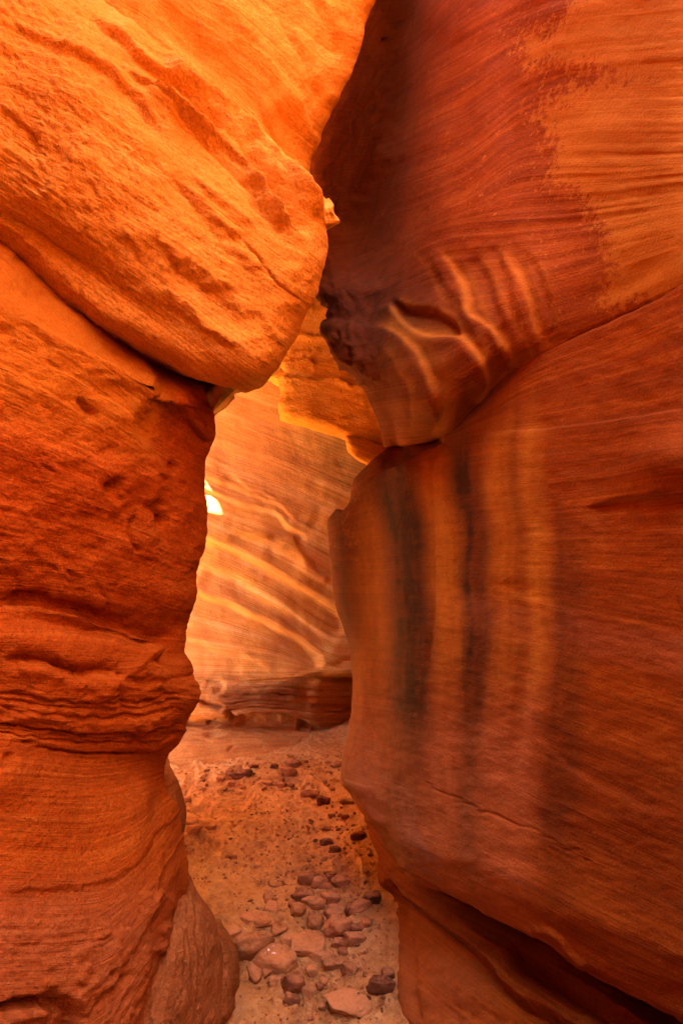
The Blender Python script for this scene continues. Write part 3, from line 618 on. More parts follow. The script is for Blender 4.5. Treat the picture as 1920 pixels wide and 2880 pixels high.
build("overhang", up_rows, 620, 640, M_right, right, rel_up, right_curves, amp=.008, bedamp=.0020, bedf=11, grain=1.0, gold=lit_edge_gold,
      silt_light=lambda u, v, X: .35 * sstep(1010, 960, u + .3 * v - 60) * (v < 760) * (X[..., 1] > .2),  # skylight tint painted on the fluted left edge
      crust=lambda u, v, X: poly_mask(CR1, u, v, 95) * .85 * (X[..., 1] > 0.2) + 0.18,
      varnish_shade=lambda u, v, X: (.50 * sstep(1330, 1050, u + .0 * v + 14 * fbm(v / 200, u * 0 + 3, oct=2)) * sstep(930, 1040, u + .28 * v - 60) + .25 * sstep(1400, 1150, u)) * sstep(1250, 800, v) + .35 * sstep(1420, 1380, u) * sstep(680, 900, v) * sstep(1260, 1200, v))  # shade painted over the left part and bulge of the overhang

DL = [(0.0, (2.30, 2.25, 2.13, 1.98, 1.785, 1.648, 1.515, 1.376, 1.248)), (.06, (2.38, 2.2, 2.03, 1.9, 1.75, 1.635, 1.51, 1.37, 1.245)), (.2, (2.5, 2.25, 1.98, 1.84, 1.71, 1.6, 1.475, 1.35, 1.235)),
      (.5, (2.45, 2.2, 1.93, 1.78, 1.65, 1.55, 1.42, 1.30, 1.20)), (.8, (2.35, 2.1, 1.87, 1.72, 1.58, 1.48, 1.35, 1.24, 1.15)), (.93, (2.2, 2.0, 1.8, 1.66, 1.53, 1.43, 1.3, 1.2, 1.12)), (1.0, (2.2, 2.03, 1.84, 1.70, 1.57, 1.47, 1.34, 1.24, 1.15))]
SILL = [(1255, 1085), (1278, 1053), (1314, 1010), (1361, 976), (1409, 963), (1436, 941), (1468, 921), (1537, 923), (1600, 928), (1694, 940), (1763, 963), (1817, 982), (1882, 991), (1958, 993), (2054, 982), (2131, 963), (2188, 958), (2233, 986), (2284, 1016), (2341, 1058), (2375, 1078)]
BOT = [2475, 2517, 2560, 2607, 2697, 2790, 2868]
lo_rows = [rrow(1150, 1225, [c - 30 for c in CREASE], 2.9, 2.8, [x + .4 for x in DL[0][1][2:]]), rrow(1110, 1245, [c - 8 for c in CREASE], 2.5, 2.45, [x + .12 for x in DL[0][1][2:]])]
for vs, us in SILL:
    t = (vs - 1255) / 1120.; d = dint(DL, t)
    lo_rows.append(rrow(us, vs, [a + (b - a) * t for a, b in zip(CREASE, BOT)], d[0], d[1], d[2:], vmid=vs + .5 * (CREASE[0] + (BOT[0] - CREASE[0]) * t - vs) - 0))
lo_rows.append(rrow(1100, 2385, [b + 4 for b in BOT], 2.35, 2.2, [x + .09 for x in DL[-1][1][2:]]))
lo_rows.append(rrow(1150, 2370, [b - 25 for b in BOT], 2.9, 2.8, [x + .5 for x in DL[-1][1][2:]]))
def rel_lo(R):
    u, v = R.u, R.v
    R.ledge([(1347, 1222), (1420, 1216), (1567, 1204), (1750, 1180), (1920, 1155)], .008, w=5, L=80, wob=2, fade=.05)
    R.ledge([(1250, 1240), (1190, 1262), (1130, 1290), (1060, 1335), (1005, 1385), (950, 1440)], -.035, w=8, L=60, wob=3, other=.0, fade=.05)
    R.blob(1900, 1300, 130, 80, .05, -10); R.ledge([(1640, 1430), (1750, 1405), (1850, 1394), (1960, 1392)], -.016, w=6, L=90, wob=4)
    # the long run-off seam and its gentle folds
    R.groove([(1222, 1250), (1216, 1350), (1218, 1450), (1222, 1560), (1220, 1700), (1210, 1820), (1204, 1950)], .006, w=6, wob=3)
    R.ridge([(1250, 1245), (1236, 1400), (1240, 1500), (1236, 1700), (1226, 1950)], .004, w=22)
    R.groove([(1275, 1570), (1285, 1620), (1300, 1665)], .003, w=3, wob=2); R.groove([(1252, 1860), (1270, 1890), (1282, 1915)], .003, w=3, wob=2)
    R.ledge([(965, 2187), (1020, 2205), (1060, 2215)], .006, w=5, L=30, wob=4)
    R.groove([(1180, 2190), (1260, 2235), (1340, 2270), (1400, 2300), (1480, 2325), (1560, 2370), (1680, 2430)], .005, w=3, wob=9, fade=.08)
    R.ledge([(1500, 2060), (1620, 2170), (1750, 2240), (1920, 2310)], .006, w=10, L=80, wob=6)
    R.ledge([(1240, 1600), (1400, 1650), (1560, 1700), (1740, 1740), (1920, 1790)], .004, w=12, L=60, wob=8)
    # scale lifting off the lower lip
    R.ledge([(1475, 2618), (1510, 2608), (1550, 2610), (1585, 2640), (1620, 2685), (1660, 2715)], .012, w=5, L=26, wob=2)
    R.ledge([(1485, 2622), (1560, 2672), (1616, 2712), (1681, 2757), (1759, 2798), (1920, 2875)], -.020, w=4, L=40, wob=2)
    R.ledge([(1089, 2398), (1115, 2440), (1186, 2480), (1264, 2514), (1368, 2558)], -.012, w=6, L=30, wob=6)
    R.h += .0022 * fbm(u / 120, v / 70, oct=4) + .0012 * fbm(u / 40, v / 22, oct=3)
STRK = [(985, 1075, 1400, 2300, .35), (1085, 1195, 1300, 2450, -.85), (1206, 1275, 1280, 2250, .6), (1285, 1370, 1260, 2480, -.8), (1378, 1435, 1200, 2200, .6), (1440, 1465, 1250, 1900, -.4), (1475, 1530, 1180, 2280, .65), (1545, 1640, 1500, 2500, -.45), (930, 985, 1450, 2100, -.5)]
def streak(u, v, X, sign):
    s = 0 * u
    uw = u + 12 * fbm(v / 260, u * 0 + 1, oct=2) - 0.04 * (v - 1600) * (u < 1300) + 26 * sstep(1700, 2200, v)
    for a, b, c, d, k in STRK:
        if k * sign > 0: s += abs(k) * sstep(a - 34, a + 30, uw) * sstep(b + 44, b - 30, uw) * (.95 + .30 * fbm(uw / 16, v / 420, oct=3) + .25 * fbm(uw / 90, v / 150 + a, oct=2)) * sstep(c - 130, c + 150, v + 90 * fbm(u / 45, u * 0 + a, oct=2)) * sstep(d + 180, d - 180, v)
    return s
def varn_shade_lo(u, v, X):
    m = streak(u, v, X, -1) * 1.0 + .35 * sstep(1500, 1000, u) * sstep(1250, 1290, v) + .25 * sstep(1900, 2300, v) * sstep(1350, 1800, u)  # varnish streaks, plus shade painted towards the left and lower right
    return m * (X[..., 1] > .2)
def scab_lo(u, v, X):
    e = v - np.interp(u, [1017, 1115, 1264, 1472], [2282, 2451, 2523, 2617])
    return (.62 * sstep(-150, -100, e) * sstep(1420, 1150, u) * sstep(-14, -34, e) + .55 * sstep(-330, -220, e) * sstep(-40, -120, e) * (sstep(1200, 1160, u) + .5 * sstep(1500, 1560, u) * sstep(1750, 1600, u))) * (X[..., 1] > .2)
def silt_lo(u, v, X):
    b = sstep(-40, 0, v - np.interp(u, [990, 1250, 1500, 1920], [1620, 1680, 1730, 1810])) * sstep(120, 40, v - np.interp(u, [990, 1250, 1500, 1920], [1620, 1680, 1730, 1810])) * .25
    lowz = sstep(1950, 2150, v - .12 * (u - 1200)) * sstep(1560, 1420, u) * .42
    return np.clip(streak(u, v, X, 1) * (.0 + .55 * sstep(1700, 2050, v)) + b * sstep(1150, 1300, u) + lowz, 0, .8) * (X[..., 1] > .2)
build("lower_belly", lo_rows, 700, 640, M_right, right, rel_lo, right_curves, amp=.004, bedamp=.0008, bedf=6, grain=1.0, varnish_shade=varn_shade_lo, silt_light=silt_lo, gold=lambda u, v, X: streak(u, v, X, 1) * 1.0 * sstep(2100, 1750, v) * (X[..., 1] > .2), scab=scab_lo,
      crust=lambda u, v, X: .08 + .22 * sstep(1600, 1450, u) * sstep(1340, 1300, u - 0 * v) * sstep(1250, 1400, v) * sstep(1900, 1500, v))

base_rows = [
    [(1.5, 4.6, .8, 1), (1000, 2150, 4.0), (1010, 2160, 3.7), (1060, 2200, 3.3), (1150, 2260, 2.9), (1300, 2380, 2.5), (1500, 2500, 2.1), (1760, 2620, 1.8), (1920, 2700, 1.65), (2400, 2900, 1.4), (1.5, -.5, .6, 1), (1.6, -3.2, .6, 1)],
    [(1.2, 4.0, -.2, 1), (1012, 2283, 3.12), (1020, 2275, 3.03), (1080, 2330, 2.6), (1150, 2430, 2.2), (1300, 2520, 1.9), (1500, 2620, 1.65), (1760, 2760, 1.42), (1920, 2840, 1.33), (2400, 3050, 1.15), (1.2, -.5, .35, 1), (1.3, -3.2, .35, 1)],
    [(.9, 3.4, -.3, 1), (1036, 2400, 2.72), (1044, 2390, 2.66), (1092, 2420, 2.42), (1160, 2490, 2.12), (1300, 2575, 1.83), (1500, 2680, 1.58), (1760, 2815, 1.36), (1920, 2895, 1.27), (2400, 3120, 1.1), (1.1, -.5, .2, 1), (1.2, -3.2, .2, 1)],
    [(.7, 2.9, -.4, 1), (1054, 2500, 2.44), (1066, 2488, 2.40), (1108, 2512, 2.24), (1180, 2570, 1.98), (1310, 2650, 1.72), (1500, 2745, 1.50), (1760, 2875, 1.29), (1920, 2955, 1.2), (2400, 3200, 1.03), (1.0, -.5, .1, 1), (1.1, -3.2, .1, 1)],
    [(.6, 2.5, -.4, 1), (1092, 2675, 2.09), (1104, 2663, 2.07), (1132, 2680, 1.97), (1210, 2730, 1.76), (1340, 2800, 1.55), (1520, 2895, 1.36), (1760, 3010, 1.18), (1920, 3090, 1.1), (2400, 3350, .95), (.9, -.5, 0, 1), (1.0, -3.2, 0, 1)],
    [(.5, 2.1, -.4, 1), (1118, 2900, 1.76), (1132, 2880, 1.77), (1158, 2890, 1.70), (1240, 2935, 1.55), (1370, 3000, 1.40), (1540, 3085, 1.24), (1760, 3200, 1.08), (1920, 3300, 1.0), (2400, 3600, .86), (.85, -.5, -.1, 1), (.9, -3.2, -.1, 1)],
    [(.4, 1.6, -.5, 1), (1130, 3250, 1.42), (1145, 3230, 1.42), (1180, 3230, 1.38), (1260, 3250, 1.3), (1400, 3300, 1.2), (1560, 3350, 1.1), (1760, 3450, .98), (1920, 3550, .9), (2400, 4000, .75), (.75, -.5, -.3, 1), (.8, -3.2, -.3, 1)]]
def rel_base(R):
    R.ledge([(1090, 2470), (1150, 2536), (1225, 2585), (1316, 2650), (1368, 2702), (1433, 2774), (1480, 2802), (1577, 2845), (1640, 2900)], -.06, w=5, L=150, wob=5, fade=.05)
    R.ledge([(1440, 2650), (1495, 2683), (1590, 2735), (1681, 2800), (1811, 2878), (1880, 2920)], -.05, w=5, L=90, wob=4, fade=.05)
    R.groove([(1095, 2440), (1110, 2560), (1140, 2700), (1165, 2900)], .012, w=12, wob=4)
    R.ridge([(1085, 2430), (1098, 2560), (1118, 2700), (1138, 2900)], .02, w=14)
    R.blob(1330, 2780, 120, 60, .03, 25)
    R.h += .006 * fbm(R.u / 60, R.v / 50, oct=4)
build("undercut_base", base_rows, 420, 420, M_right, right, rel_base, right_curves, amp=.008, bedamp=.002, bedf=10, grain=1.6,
      silt_light=lambda u, v, X: .35 * sstep(1450, 1200, u) * sstep(2480, 2700, v), varnish_shade=lambda u, v, X: .3 * sstep(2700, 2500, v - .5 * (u - 1150)))  # paler to the lower left, darker up towards the lip

# ================================================================== FAR WALL
far = empty("rock_wall", (-0.2, 4.1, 0), "far canyon wall of slanting orange and mauve bands closing the passage", "rock wall")
UF = [300, 450, 600, 750, 900, 1050, 1200]
DF = [3.86, 3.88, 3.94, 4.02, 4.14, 4.3, 4.5]
def frow(vs, dd, z=None):
    if not isinstance(vs, (list, tuple)): vs = [vs] * 7
    ds = [a + dd for a in DF] if not isinstance(dd, (list, tuple)) else dd
    zl = P(300, vs[0], ds[0])[2]; zr = P(1200, vs[-1], ds[-1])[2]
    return [(-6.0, 3.1 + .4 * (ds[0] - DF[0]), zl, 1), (-2.3, 3.3 + .4 * (ds[0] - DF[0]), zl, 1)] + list(zip(UF, vs, ds)) + [(1.6, 5.4 + (ds[-1] - DF[-1]), zr, 1), (4.5, 6.0, zr, 1)]
CT = [2212, 2196, 2170, 2136, 2108, 2100, 2096]; DC = [2560 / (v - 1440) for v in CT]
def ftop(z, y=None): return [(-6, 3.3, z, 1), (-2.3, 3.6, z, 1), (-1.6, 4.2, z, 1), (-1.2, 4.3, z, 1), (-.9, 4.35, z, 1), (-.5, 4.4, z, 1), (-.15, 4.5, z, 1), (.2, 4.6, z, 1), (.7, 4.8, z, 1), (1.6, 5.6, z, 1), (4.5, 6.2, z, 1)] if y is None else [(x, y, z, 1) for x in (-5, -2.4, -1.6, -1.2, -.9, -.5, -.15, .2, .7, 1.6, 4.5)]
far_rows = [ftop(7.2, 14), ftop(7.0), frow(0, .35), frow(500, .28), frow(900, .22), frow([1080, 1120, 1160, 1210, 1260, 1310, 1350], .2), frow([1300, 1330, 1375, 1430, 1500, 1560, 1600], .10),
    frow([1400, 1440, 1500, 1570, 1650, 1720, 1780], .06), frow([1540, 1580, 1670, 1750, 1830, 1850, 1860], .02), frow([1740, 1760, 1790, 1820, 1860, 1870, 1875], -.02), frow([1880, 1884, 1890, 1888, 1888, 1890, 1890], -.06),
    frow([1900, 1905, 1912, 1910, 1906, 1905, 1905], [3.76, 3.78, 3.84, 3.92, 4.1, 4.5, 4.8]), frow([1960, 1960, 1970, 1970, 1965, 1960, 1960], [3.68, 3.70, 3.76, 3.86, 4.1, 4.6, 4.9]),
    frow([2010, 2010, 2010, 2015, 2030, 2035, 2035], [3.66, 3.68, 3.74, 3.84, 4.05, 4.5, 4.8]), frow([2035, 2035, 2028, 2034, 2050, 2055, 2055], [3.70, 3.74, 3.84, 3.95, 4.12, 4.45, 4.7]),
    frow([2060, 2060, 2050, 2052, 2064, 2070, 2070], [3.66, 3.70, 3.78, 3.90, 4.02, 4.3, 4.5]), frow([2130, 2120, 2105, 2090, 2086, 2084, 2084], [3.50, 3.54, 3.63, 3.76, 3.90, 4.0, 4.1]),
    frow([2190, 2178, 2152, 2122, 2102, 2096, 2092], [3.38, 3.44, 3.54, 3.70, 3.84, 3.9, 3.93]), frow([v + 6 for v in CT], [d * .985 for d in DC]), frow([v + 70 for v in CT], [d - .04 for d in DC])]
far_curves = [[(300, 300), (1200, 500)], [(300, 800), (1200, 1000)], [(400, 1080), (1050, 1340)], [(400, 1300), (579, 1381), (678, 1420), (777, 1448), (1000, 1560)], [(400, 1430), (576, 1514), (760, 1600), (940, 1710)], [(400, 1600), (557, 1667), (680, 1717), (794, 1775), (902, 1863), (950, 1880)],
    [(300, 1880), (600, 1888), (1100, 1888)], [(300, 2040), (600, 2030), (900, 2060), (1100, 2060)], [(300, 2240), (600, 2190), (900, 2120), (1100, 2110)]]
def rel_far(R):
    u, v = R.u, R.v
    R.ledge([(540, 1366), (579, 1381), (678, 1420), (740, 1436), (777, 1448), (816, 1486), (870, 1510)], -.018, w=6, L=70, wob=3, other=.7, fade=.06)
    R.ledge([(560, 1345), (650, 1372), (720, 1400), (780, 1418), (840, 1470)], -.010, w=4, L=40, wob=6, other=.5)
    R.ledge([(640, 1330), (700, 1375), (760, 1395), (775, 1408)], -.012, w=3, L=30, wob=5)
    R.ledge([(540, 1500), (576, 1514), (680, 1560), (760, 1604), (830, 1645), (940, 1715), (990, 1750)], -.030, w=13, L=95, wob=3, other=1., fade=.05)
    R.ledge([(530, 1655), (557, 1667), (680, 1717), (794, 1775), (860, 1812), (895, 1850), (908, 1885)], -.032, w=12, L=100, wob=3, other=1., fade=.04)
    R.ledge([(560, 1590), (650, 1620), (760, 1690), (840, 1740), (930, 1800)], -.016, w=16, L=50, wob=6, other=.9)
    R.ledge([(640, 1500), (740, 1520), (820, 1570), (860, 1600), (930, 1640)], -.015, w=20, L=50, wob=6, other=.9)
    R.ledge([(780, 1500), (830, 1520), (850, 1560), (880, 1600), (930, 1630)], .02, w=14, L=50, wob=6, other=.4)
    R.ledge([(560, 1508), (700, 1509), (880, 1516)], -.008, w=2, L=20, other=.5)
    R.ledge([(520, 1800), (620, 1830), (720, 1860), (780, 1880)], -.012, w=12, L=40, wob=8, other=.8)
    # horizontal shelves low on the wall
    R.ledge([(480, 1903), (620, 1902), (680, 1900), (760, 1902), (850, 1906), (900, 1915)], -.02, w=3, L=14, wob=4, fade=.05)
    R.ledge([(580, 1905), (615, 1908), (630, 1925), (620, 1945), (600, 1950)], -.02, w=4, L=40, wob=3, other=.3)
    for i in range(13):
        y = 1918 + 10 * i
        R.groove([(600 + 4 * i, y + 14), (720, y + 2), (820, y + 6), (880, y + 14), (1000, y + 12)], (.010, .022, .013, .028)[i % 4], w=(3, 4.5, 2.6)[i % 3], wob=2.5, fade=.06)
    R.groove([(566, 1978), (600, 1984), (628, 1990)], .06, w=7, wob=3); R.groove([(640, 2000), (660, 2020), (720, 2026), (800, 2026), (850, 2040), (900, 2056)], .05, w=6, wob=4, fade=.04)
    R.groove([(500, 2030), (560, 2036), (620, 2020), (650, 2016)], .03, w=4, wob=4); R.groove([(500, 2045), (560, 2050), (620, 2034)], .02, w=4, wob=4)
    R.blob(600, 2062, 22, 7, -.04); R.groove([(640, 2112), (652, 2100), (660, 2094)], .02, w=3)
    R.ledge([(893, 1895), (880, 1960), (860, 2020), (850, 2060)], -.03, w=30, L=200, wob=4, fade=.2)
    R.ledge([(850, 2062), (880, 2078), (930, 2080), (990, 2076)], -.03, w=4, L=26, wob=4)
    R.h += .006 * fbm(u / 60, v / 9, oct=4) * sstep(1880, 1920, v) + .004 * fbm(u / 60, v / 30, oct=4)
    up = sstep(1440, 1380, v)
    S = family(far_curves, u + 14 * fbm(u / 90, v / 30), v + 4 * fbm(u / 70, v / 40 + 3, oct=3))
    R.h += (.4 + .6 * sstep(-.2, .4, fbm(u / 120, v / 90, oct=2))) * up * .004 * (vnoise(S * 24, u / 300) + .6 * vnoise(S * 55, u / 200 + 5))
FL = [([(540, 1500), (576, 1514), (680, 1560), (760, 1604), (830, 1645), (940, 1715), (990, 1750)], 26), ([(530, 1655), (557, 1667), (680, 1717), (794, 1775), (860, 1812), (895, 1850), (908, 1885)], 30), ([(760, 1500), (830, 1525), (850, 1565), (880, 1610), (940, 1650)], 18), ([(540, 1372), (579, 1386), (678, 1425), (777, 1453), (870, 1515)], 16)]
def lit_band(u, v, side, sc_):  # light painted along the ledges: sky tint above, warm glow below
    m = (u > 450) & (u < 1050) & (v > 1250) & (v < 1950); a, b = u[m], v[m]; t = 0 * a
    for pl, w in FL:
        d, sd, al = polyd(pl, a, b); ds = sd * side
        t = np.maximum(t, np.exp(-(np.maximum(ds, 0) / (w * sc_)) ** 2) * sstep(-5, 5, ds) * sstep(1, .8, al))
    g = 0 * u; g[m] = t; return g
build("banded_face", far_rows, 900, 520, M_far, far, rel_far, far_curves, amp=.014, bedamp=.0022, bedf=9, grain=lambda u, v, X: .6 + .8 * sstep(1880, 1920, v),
      varnish_shade=lambda u, v, X: .95 * np.exp(-((v - 1965 + .10 * (u - 700)) / 36) ** 2) * sstep(560, 640, u) * sstep(900, 820, u) + .5 * np.exp(-((v - 1905 - .12 * (u - 880)) / 12) ** 2) * sstep(840, 880, u) + .6 * np.exp(-((v - 2075) / 18) ** 2) * sstep(720, 780, u) + .5 * np.exp(-((v - 2095) / 14) ** 2) * sstep(880, 920, u),
      silt_light=lambda u, v, X: .55 * sstep(1900, 1960, v) + .45 * sstep(1450, 1400, v) * sstep(1000, 1200, v) * sstep(860, 700, u - (v - 1250) * .25) + .5 * lit_band(u, v, -1, .9) + .6 * sstep(720, 560, u) * sstep(1560, 1680, v) * sstep(1930, 1880, v),  # pale foot; painted sky tint higher up, ledge light, glow at lower left
      gold=lambda u, v, X: .4 * lit_band(u, v, 1, 2.2))

def plate(rows, name, rel=None, mat=None, **k):
    return build(name, rows, 260, 300, mat or M_right, far, rel, far_curves, **k)
# hanging plate with a bright lower lip
DP = [3.35, 3.3, 3.25, 3.2, 3.1, 3.0, 2.95]
def plrow(us, vs, dd): return [(us[0] + 30, vs[0], DP[0] + dd + .5)] + [(a, b, c + dd) for a, b, c in zip(us, vs, DP)] + [(1400, vs[-1] + 40, 3.3 + dd)]
pr = [plrow([760, 780, 850, 950, 1050, 1150, 1250], [-800] * 7, .6), plrow([740, 760, 830, 930, 1050, 1150, 1250], [0] * 7, .45), plrow([740, 760, 830, 930, 1050, 1150, 1250], [500] * 7, .3), plrow([770, 782, 840, 930, 1050, 1150, 1250], [800] * 7, .16),
      plrow([790, 800, 850, 930, 1050, 1150, 1250], [1000, 1000, 1010, 1015, 1040, 1080, 1100], .08), plrow([799, 806, 850, 930, 1050, 1150, 1250], [1055, 1055, 1065, 1070, 1100, 1130, 1150], .05), plrow([795, 802, 850, 930, 1050, 1150, 1250], [1108, 1108, 1115, 1140, 1170, 1200, 1220], .02),
      plrow([785, 793, 845, 930, 1050, 1150, 1250], [1140, 1148, 1165, 1195, 1238, 1268, 1290], 0), plrow([785, 797, 848, 930, 1050, 1150, 1250], [1160, 1168, 1184, 1208, 1248, 1275, 1300], .03), plrow([790, 800, 850, 930, 1050, 1150, 1250], [1175, 1180, 1197, 1221, 1262, 1290, 1310], .14), plrow([800, 812, 860, 940, 1060, 1160, 1260], [1170, 1172, 1188, 1210, 1250, 1280, 1300], .7)]
def rel_plate(R):
    for y, h in ((690, .012), (760, .02), (800, .014), (860, .012), (930, .02), (985, .016), (1010, .02), (1060, .03)):
        R.ledge([(740, y), (850, y + 6), (950, y + 8), (1060, y + 30)], h, w=4, L=30, wob=8, other=.3)
    R.groove([(804, 1055), (850, 1060), (870, 1063)], .02, w=3); R.groove([(800, 1145), (900, 1170), (980, 1195)], .006, w=4, wob=6)
    R.h += .006 * fbm(R.u / 60, R.v / 16, oct=4)
plate(pr, "hanging_plate", rel_plate, amp=.01, bedamp=.004, bedf=30, grain=1.2, mat=M_left)
pr2 = [[(500, -900, 4.4), (560, -900, 4.1), (700, -900, 4.1), (850, -900, 4.2), (1000, -900, 4.6)], [(500, 0, 4.2), (560, 0, 3.9), (700, 0, 3.9), (850, 0, 4.0), (1000, 0, 4.3)], [(560, 700, 4.0), (600, 700, 3.7), (700, 700, 3.65), (800, 700, 3.65), (900, 700, 3.9)], [(600, 980, 3.9), (650, 985, 3.62), (720, 1000, 3.56), (790, 1015, 3.55), (900, 1040, 3.8)],
       [(640, 1020, 3.9), (690, 1030, 3.58), (740, 1040, 3.52), (790, 1052, 3.5), (900, 1080, 3.8)], [(650, 1035, 3.95), (700, 1046, 3.62), (745, 1062, 3.56), (800, 1086, 3.54), (900, 1110, 3.8)], [(660, 1020, 4.4), (700, 1030, 4.2), (745, 1045, 4.2), (800, 1070, 4.2), (900, 1080, 4.2)]]
plate(pr2, "hanging_plate", None, amp=.008, bedamp=.003, bedf=20, mat=M_left)
pr3 = [[(960, 1225, 3.4), (985, 1228, 3.15), (1030, 1240, 3.05), (1090, 1262, 3.0), (1200, 1300, 3.2)], [(972, 1240, 3.2), (985, 1242, 3.02), (1030, 1256, 2.97), (1090, 1280, 2.95), (1200, 1320, 3.1)], [(974, 1252, 3.2), (986, 1254, 3.0), (1030, 1272, 2.96), (1090, 1300, 2.95), (1200, 1340, 3.1)],
       [(980, 1272, 3.2), (992, 1278, 3.0), (1030, 1296, 2.96), (1090, 1325, 2.95), (1200, 1360, 3.1)], [(1000, 1285, 3.2), (1008, 1293, 3.03), (1035, 1308, 3.0), (1090, 1340, 3.0), (1200, 1370, 3.1)], [(1010, 1280, 3.8), (1020, 1285, 3.7), (1045, 1300, 3.7), (1090, 1330, 3.7), (1200, 1360, 3.7)]]
plate(pr3, "rock_shelf", None, amp=.004, bedamp=.002, bedf=14, mat=M_left)

# ================================================================== GROUND
def gaxis(a, b, n, lo, hi, m):
    t = np.linspace(0, 1, m + 1)[1:] ** 2.2
    return np.concatenate([(a + (lo - a) * t)[::-1], np.linspace(a, b, n), b + (hi - b) * t])
PRINTS = []
rp = np.random.RandomState(21)
for k in range(46):
    yy = rp.uniform(1.7, 3.7); xx = rp.uniform(-.30 * yy, .03 * yy); PRINTS.append((xx, yy, rp.normal(-.5, .6), rp.uniform(.10, .14), rp.uniform(.6, 1.2)))
def gz(x, y):
    x = np.asarray(x, float); y = np.asarray(y, float)
    z = .018 * fbm(x * 1.7 + 4, y * 1.7, oct=3) + .009 * fbm(x * 7, y * 7 + 3, oct=4) * (.7 + .5 * vnoise(x * 1.3, y * 1.3 + 9))
    z = z + .0058 * fbm(x * 26 + 3, y * 26, oct=3) * (.6 + .6 * sstep(-.2, .4, fbm(x * 2.3 + 8, y * 2.3, oct=2)))
    z = z + .05 * sstep(-.1, .35, x + .03 * y) * sstep(4.2, 3.0, y) + .04 * sstep(3.0, 3.6, y)
    for px, py, a, L, s in PRINTS:
        m = (abs(x - px) < .3) & (abs(y - py) < .3)
        if not np.any(m): continue
        c, n = math.cos(a), math.sin(a); dx, dy = x - px, y - py
        p = (dx * c + dy * n) / L; q = (-dx * n + dy * c) / (L * .42 * (1 - .22 * np.sin(3 * p)))
        r = np.sqrt(p * p + q * q); f = -sstep(1.08, .82, r) * .011 + .006 * np.exp(-((r - 1.2) / .16) ** 2)
        f = f + sstep(1, .8, r) * .0025 * np.sin(p * 22 + 2 * q * q)
        z = z + np.where(m, f * s, 0)
    far_ = np.maximum(abs(x) - 3, 0) + np.maximum(abs(y - 2) - 5, 0)
    return z + .04 * np.minimum(far_, 6) * (fbm(x * .2, y * .2, oct=2))
gx = gaxis(-1.6, .75, 520, -80, 80, 40); gy = gaxis(1.35, 4.1, 600, -80, 90, 40)[::-1]
GY, GX = np.meshgrid(gy, gx, indexing='ij')
def sand_mat():
    m = NT("orange_sand"); co = m.new('ShaderNodeTexCoord').outputs['Object']
    a = m.noise(co, 2.2, 5, .6); b = m.noise(co, 34, 5, .7); c = m.noise(co, 260, 3, .6)
    f = m.math('ADD', m.math('MULTIPLY', a, .5), m.math('MULTIPLY', b, .5))
    col = m.ramp(f, [(.36, (.32, .14, .045)), (.5, (.53, .28, .10)), (.64, (.65, .39, .17))])
    col = m.mix(m.math('MULTIPLY', m.rng(m.noise(co, 75, 4, .7), .62, .70), .5), col, (.20, .085, .045))
    m.link(col, m.b.inputs['Base Color']); m.b.inputs['Roughness'].default_value = .95; m.b.inputs['Specular IOR Level'].default_value = .1
    n = m.bump(b, .020); n = m.bump(c, .0035, 1, n); m.link(n, m.b.inputs['Normal']); return m.m
M_sand = sand_mat()
g = grid_obj("ground", np.stack([GX, GY, gz(GX, GY)], -1), M_sand); g['kind'] = 'structure'

# ================================================================== LOOSE ROCKS
def stone_mat(name, c0, c1, dust=(.52, .24, .105), damt=.7):
    m = NT(name); co = m.new('ShaderNodeTexCoord').outputs['Object']
    oi = m.new('ShaderNodeObjectInfo'); geo = m.new('ShaderNodeNewGeometry')
    off = m.new('ShaderNodeVectorMath', operation='ADD'); m.link(co, off.inputs[0]); cx = m.new('ShaderNodeCombineXYZ')
    for i in range(3): m.link(m.math('MULTIPLY', oi.outputs['Random'], 31.0 + 7 * i), cx.inputs[i])
    m.link(cx.outputs[0], off.inputs[1]); v = off.outputs[0]
    a = m.noise(v, 14, 5, .65); b = m.noise(v, 90, 4, .7); lay = m.noise(m.vmul(v, (4, 4, 60)), 1.0, 3, .6)
    f = m.math('ADD', m.math('MULTIPLY', a, .5), m.math('ADD', m.math('MULTIPLY', b, .25), m.math('MULTIPLY', lay, .25)))
    col = m.ramp(f, [(.38, c0), (.62, c1)])
    hsv = m.new('ShaderNodeHueSaturation'); m.link(col, hsv.inputs['Color']); m.link(m.math('ADD', m.math('MULTIPLY', oi.outputs['Random'], .5), .72), hsv.inputs['Value']); col = hsv.outputs[0]
    sx = m.new('ShaderNodeSeparateXYZ'); m.link(geo.outputs['Normal'], sx.inputs[0])
    d = m.math('MULTIPLY', m.rng(sx.outputs[2], .35, .95), m.rng(m.math('ADD', m.math('MULTIPLY', a, .6), m.math('MULTIPLY', b, .4)), .42, .6))
    col = m.mix(m.math('MULTIPLY', d, damt), col, dust)
    m.link(col, m.b.inputs['Base Color']); m.b.inputs['Roughness'].default_value = .9; m.b.inputs['Specular IOR Level'].default_value = .2
    n = m.bump(a, .006); n = m.bump(b, .003, 1, n); m.link(n, m.b.inputs['Normal']); return m.m
M_st = {'red': stone_mat("red_stone", (.20, .075, .03), (.40, .17, .07)), 'pink': stone_mat("pink_stone", (.24, .095, .032), (.46, .225, .09), damt=.6),
        'mauve': stone_mat("mauve_stone", (.14, .05, .02), (.29, .12, .05), damt=.5), 'sandy': stone_mat("sandy_stone", (.36, .16, .065), (.50, .25, .10), damt=.9), 'dark': stone_mat("dark_stone", (.10, .035, .016), (.24, .09, .04), damt=.5)}
def ico(n):
    import bmesh
    b = bmesh.new(); bmesh.ops.create_icosphere(b, subdivisions=n, radius=1); V = np.array([v.co[:] for v in b.verts]); F = [[v.index for v in f.verts] for f in b.faces]; b.free(); return V, F
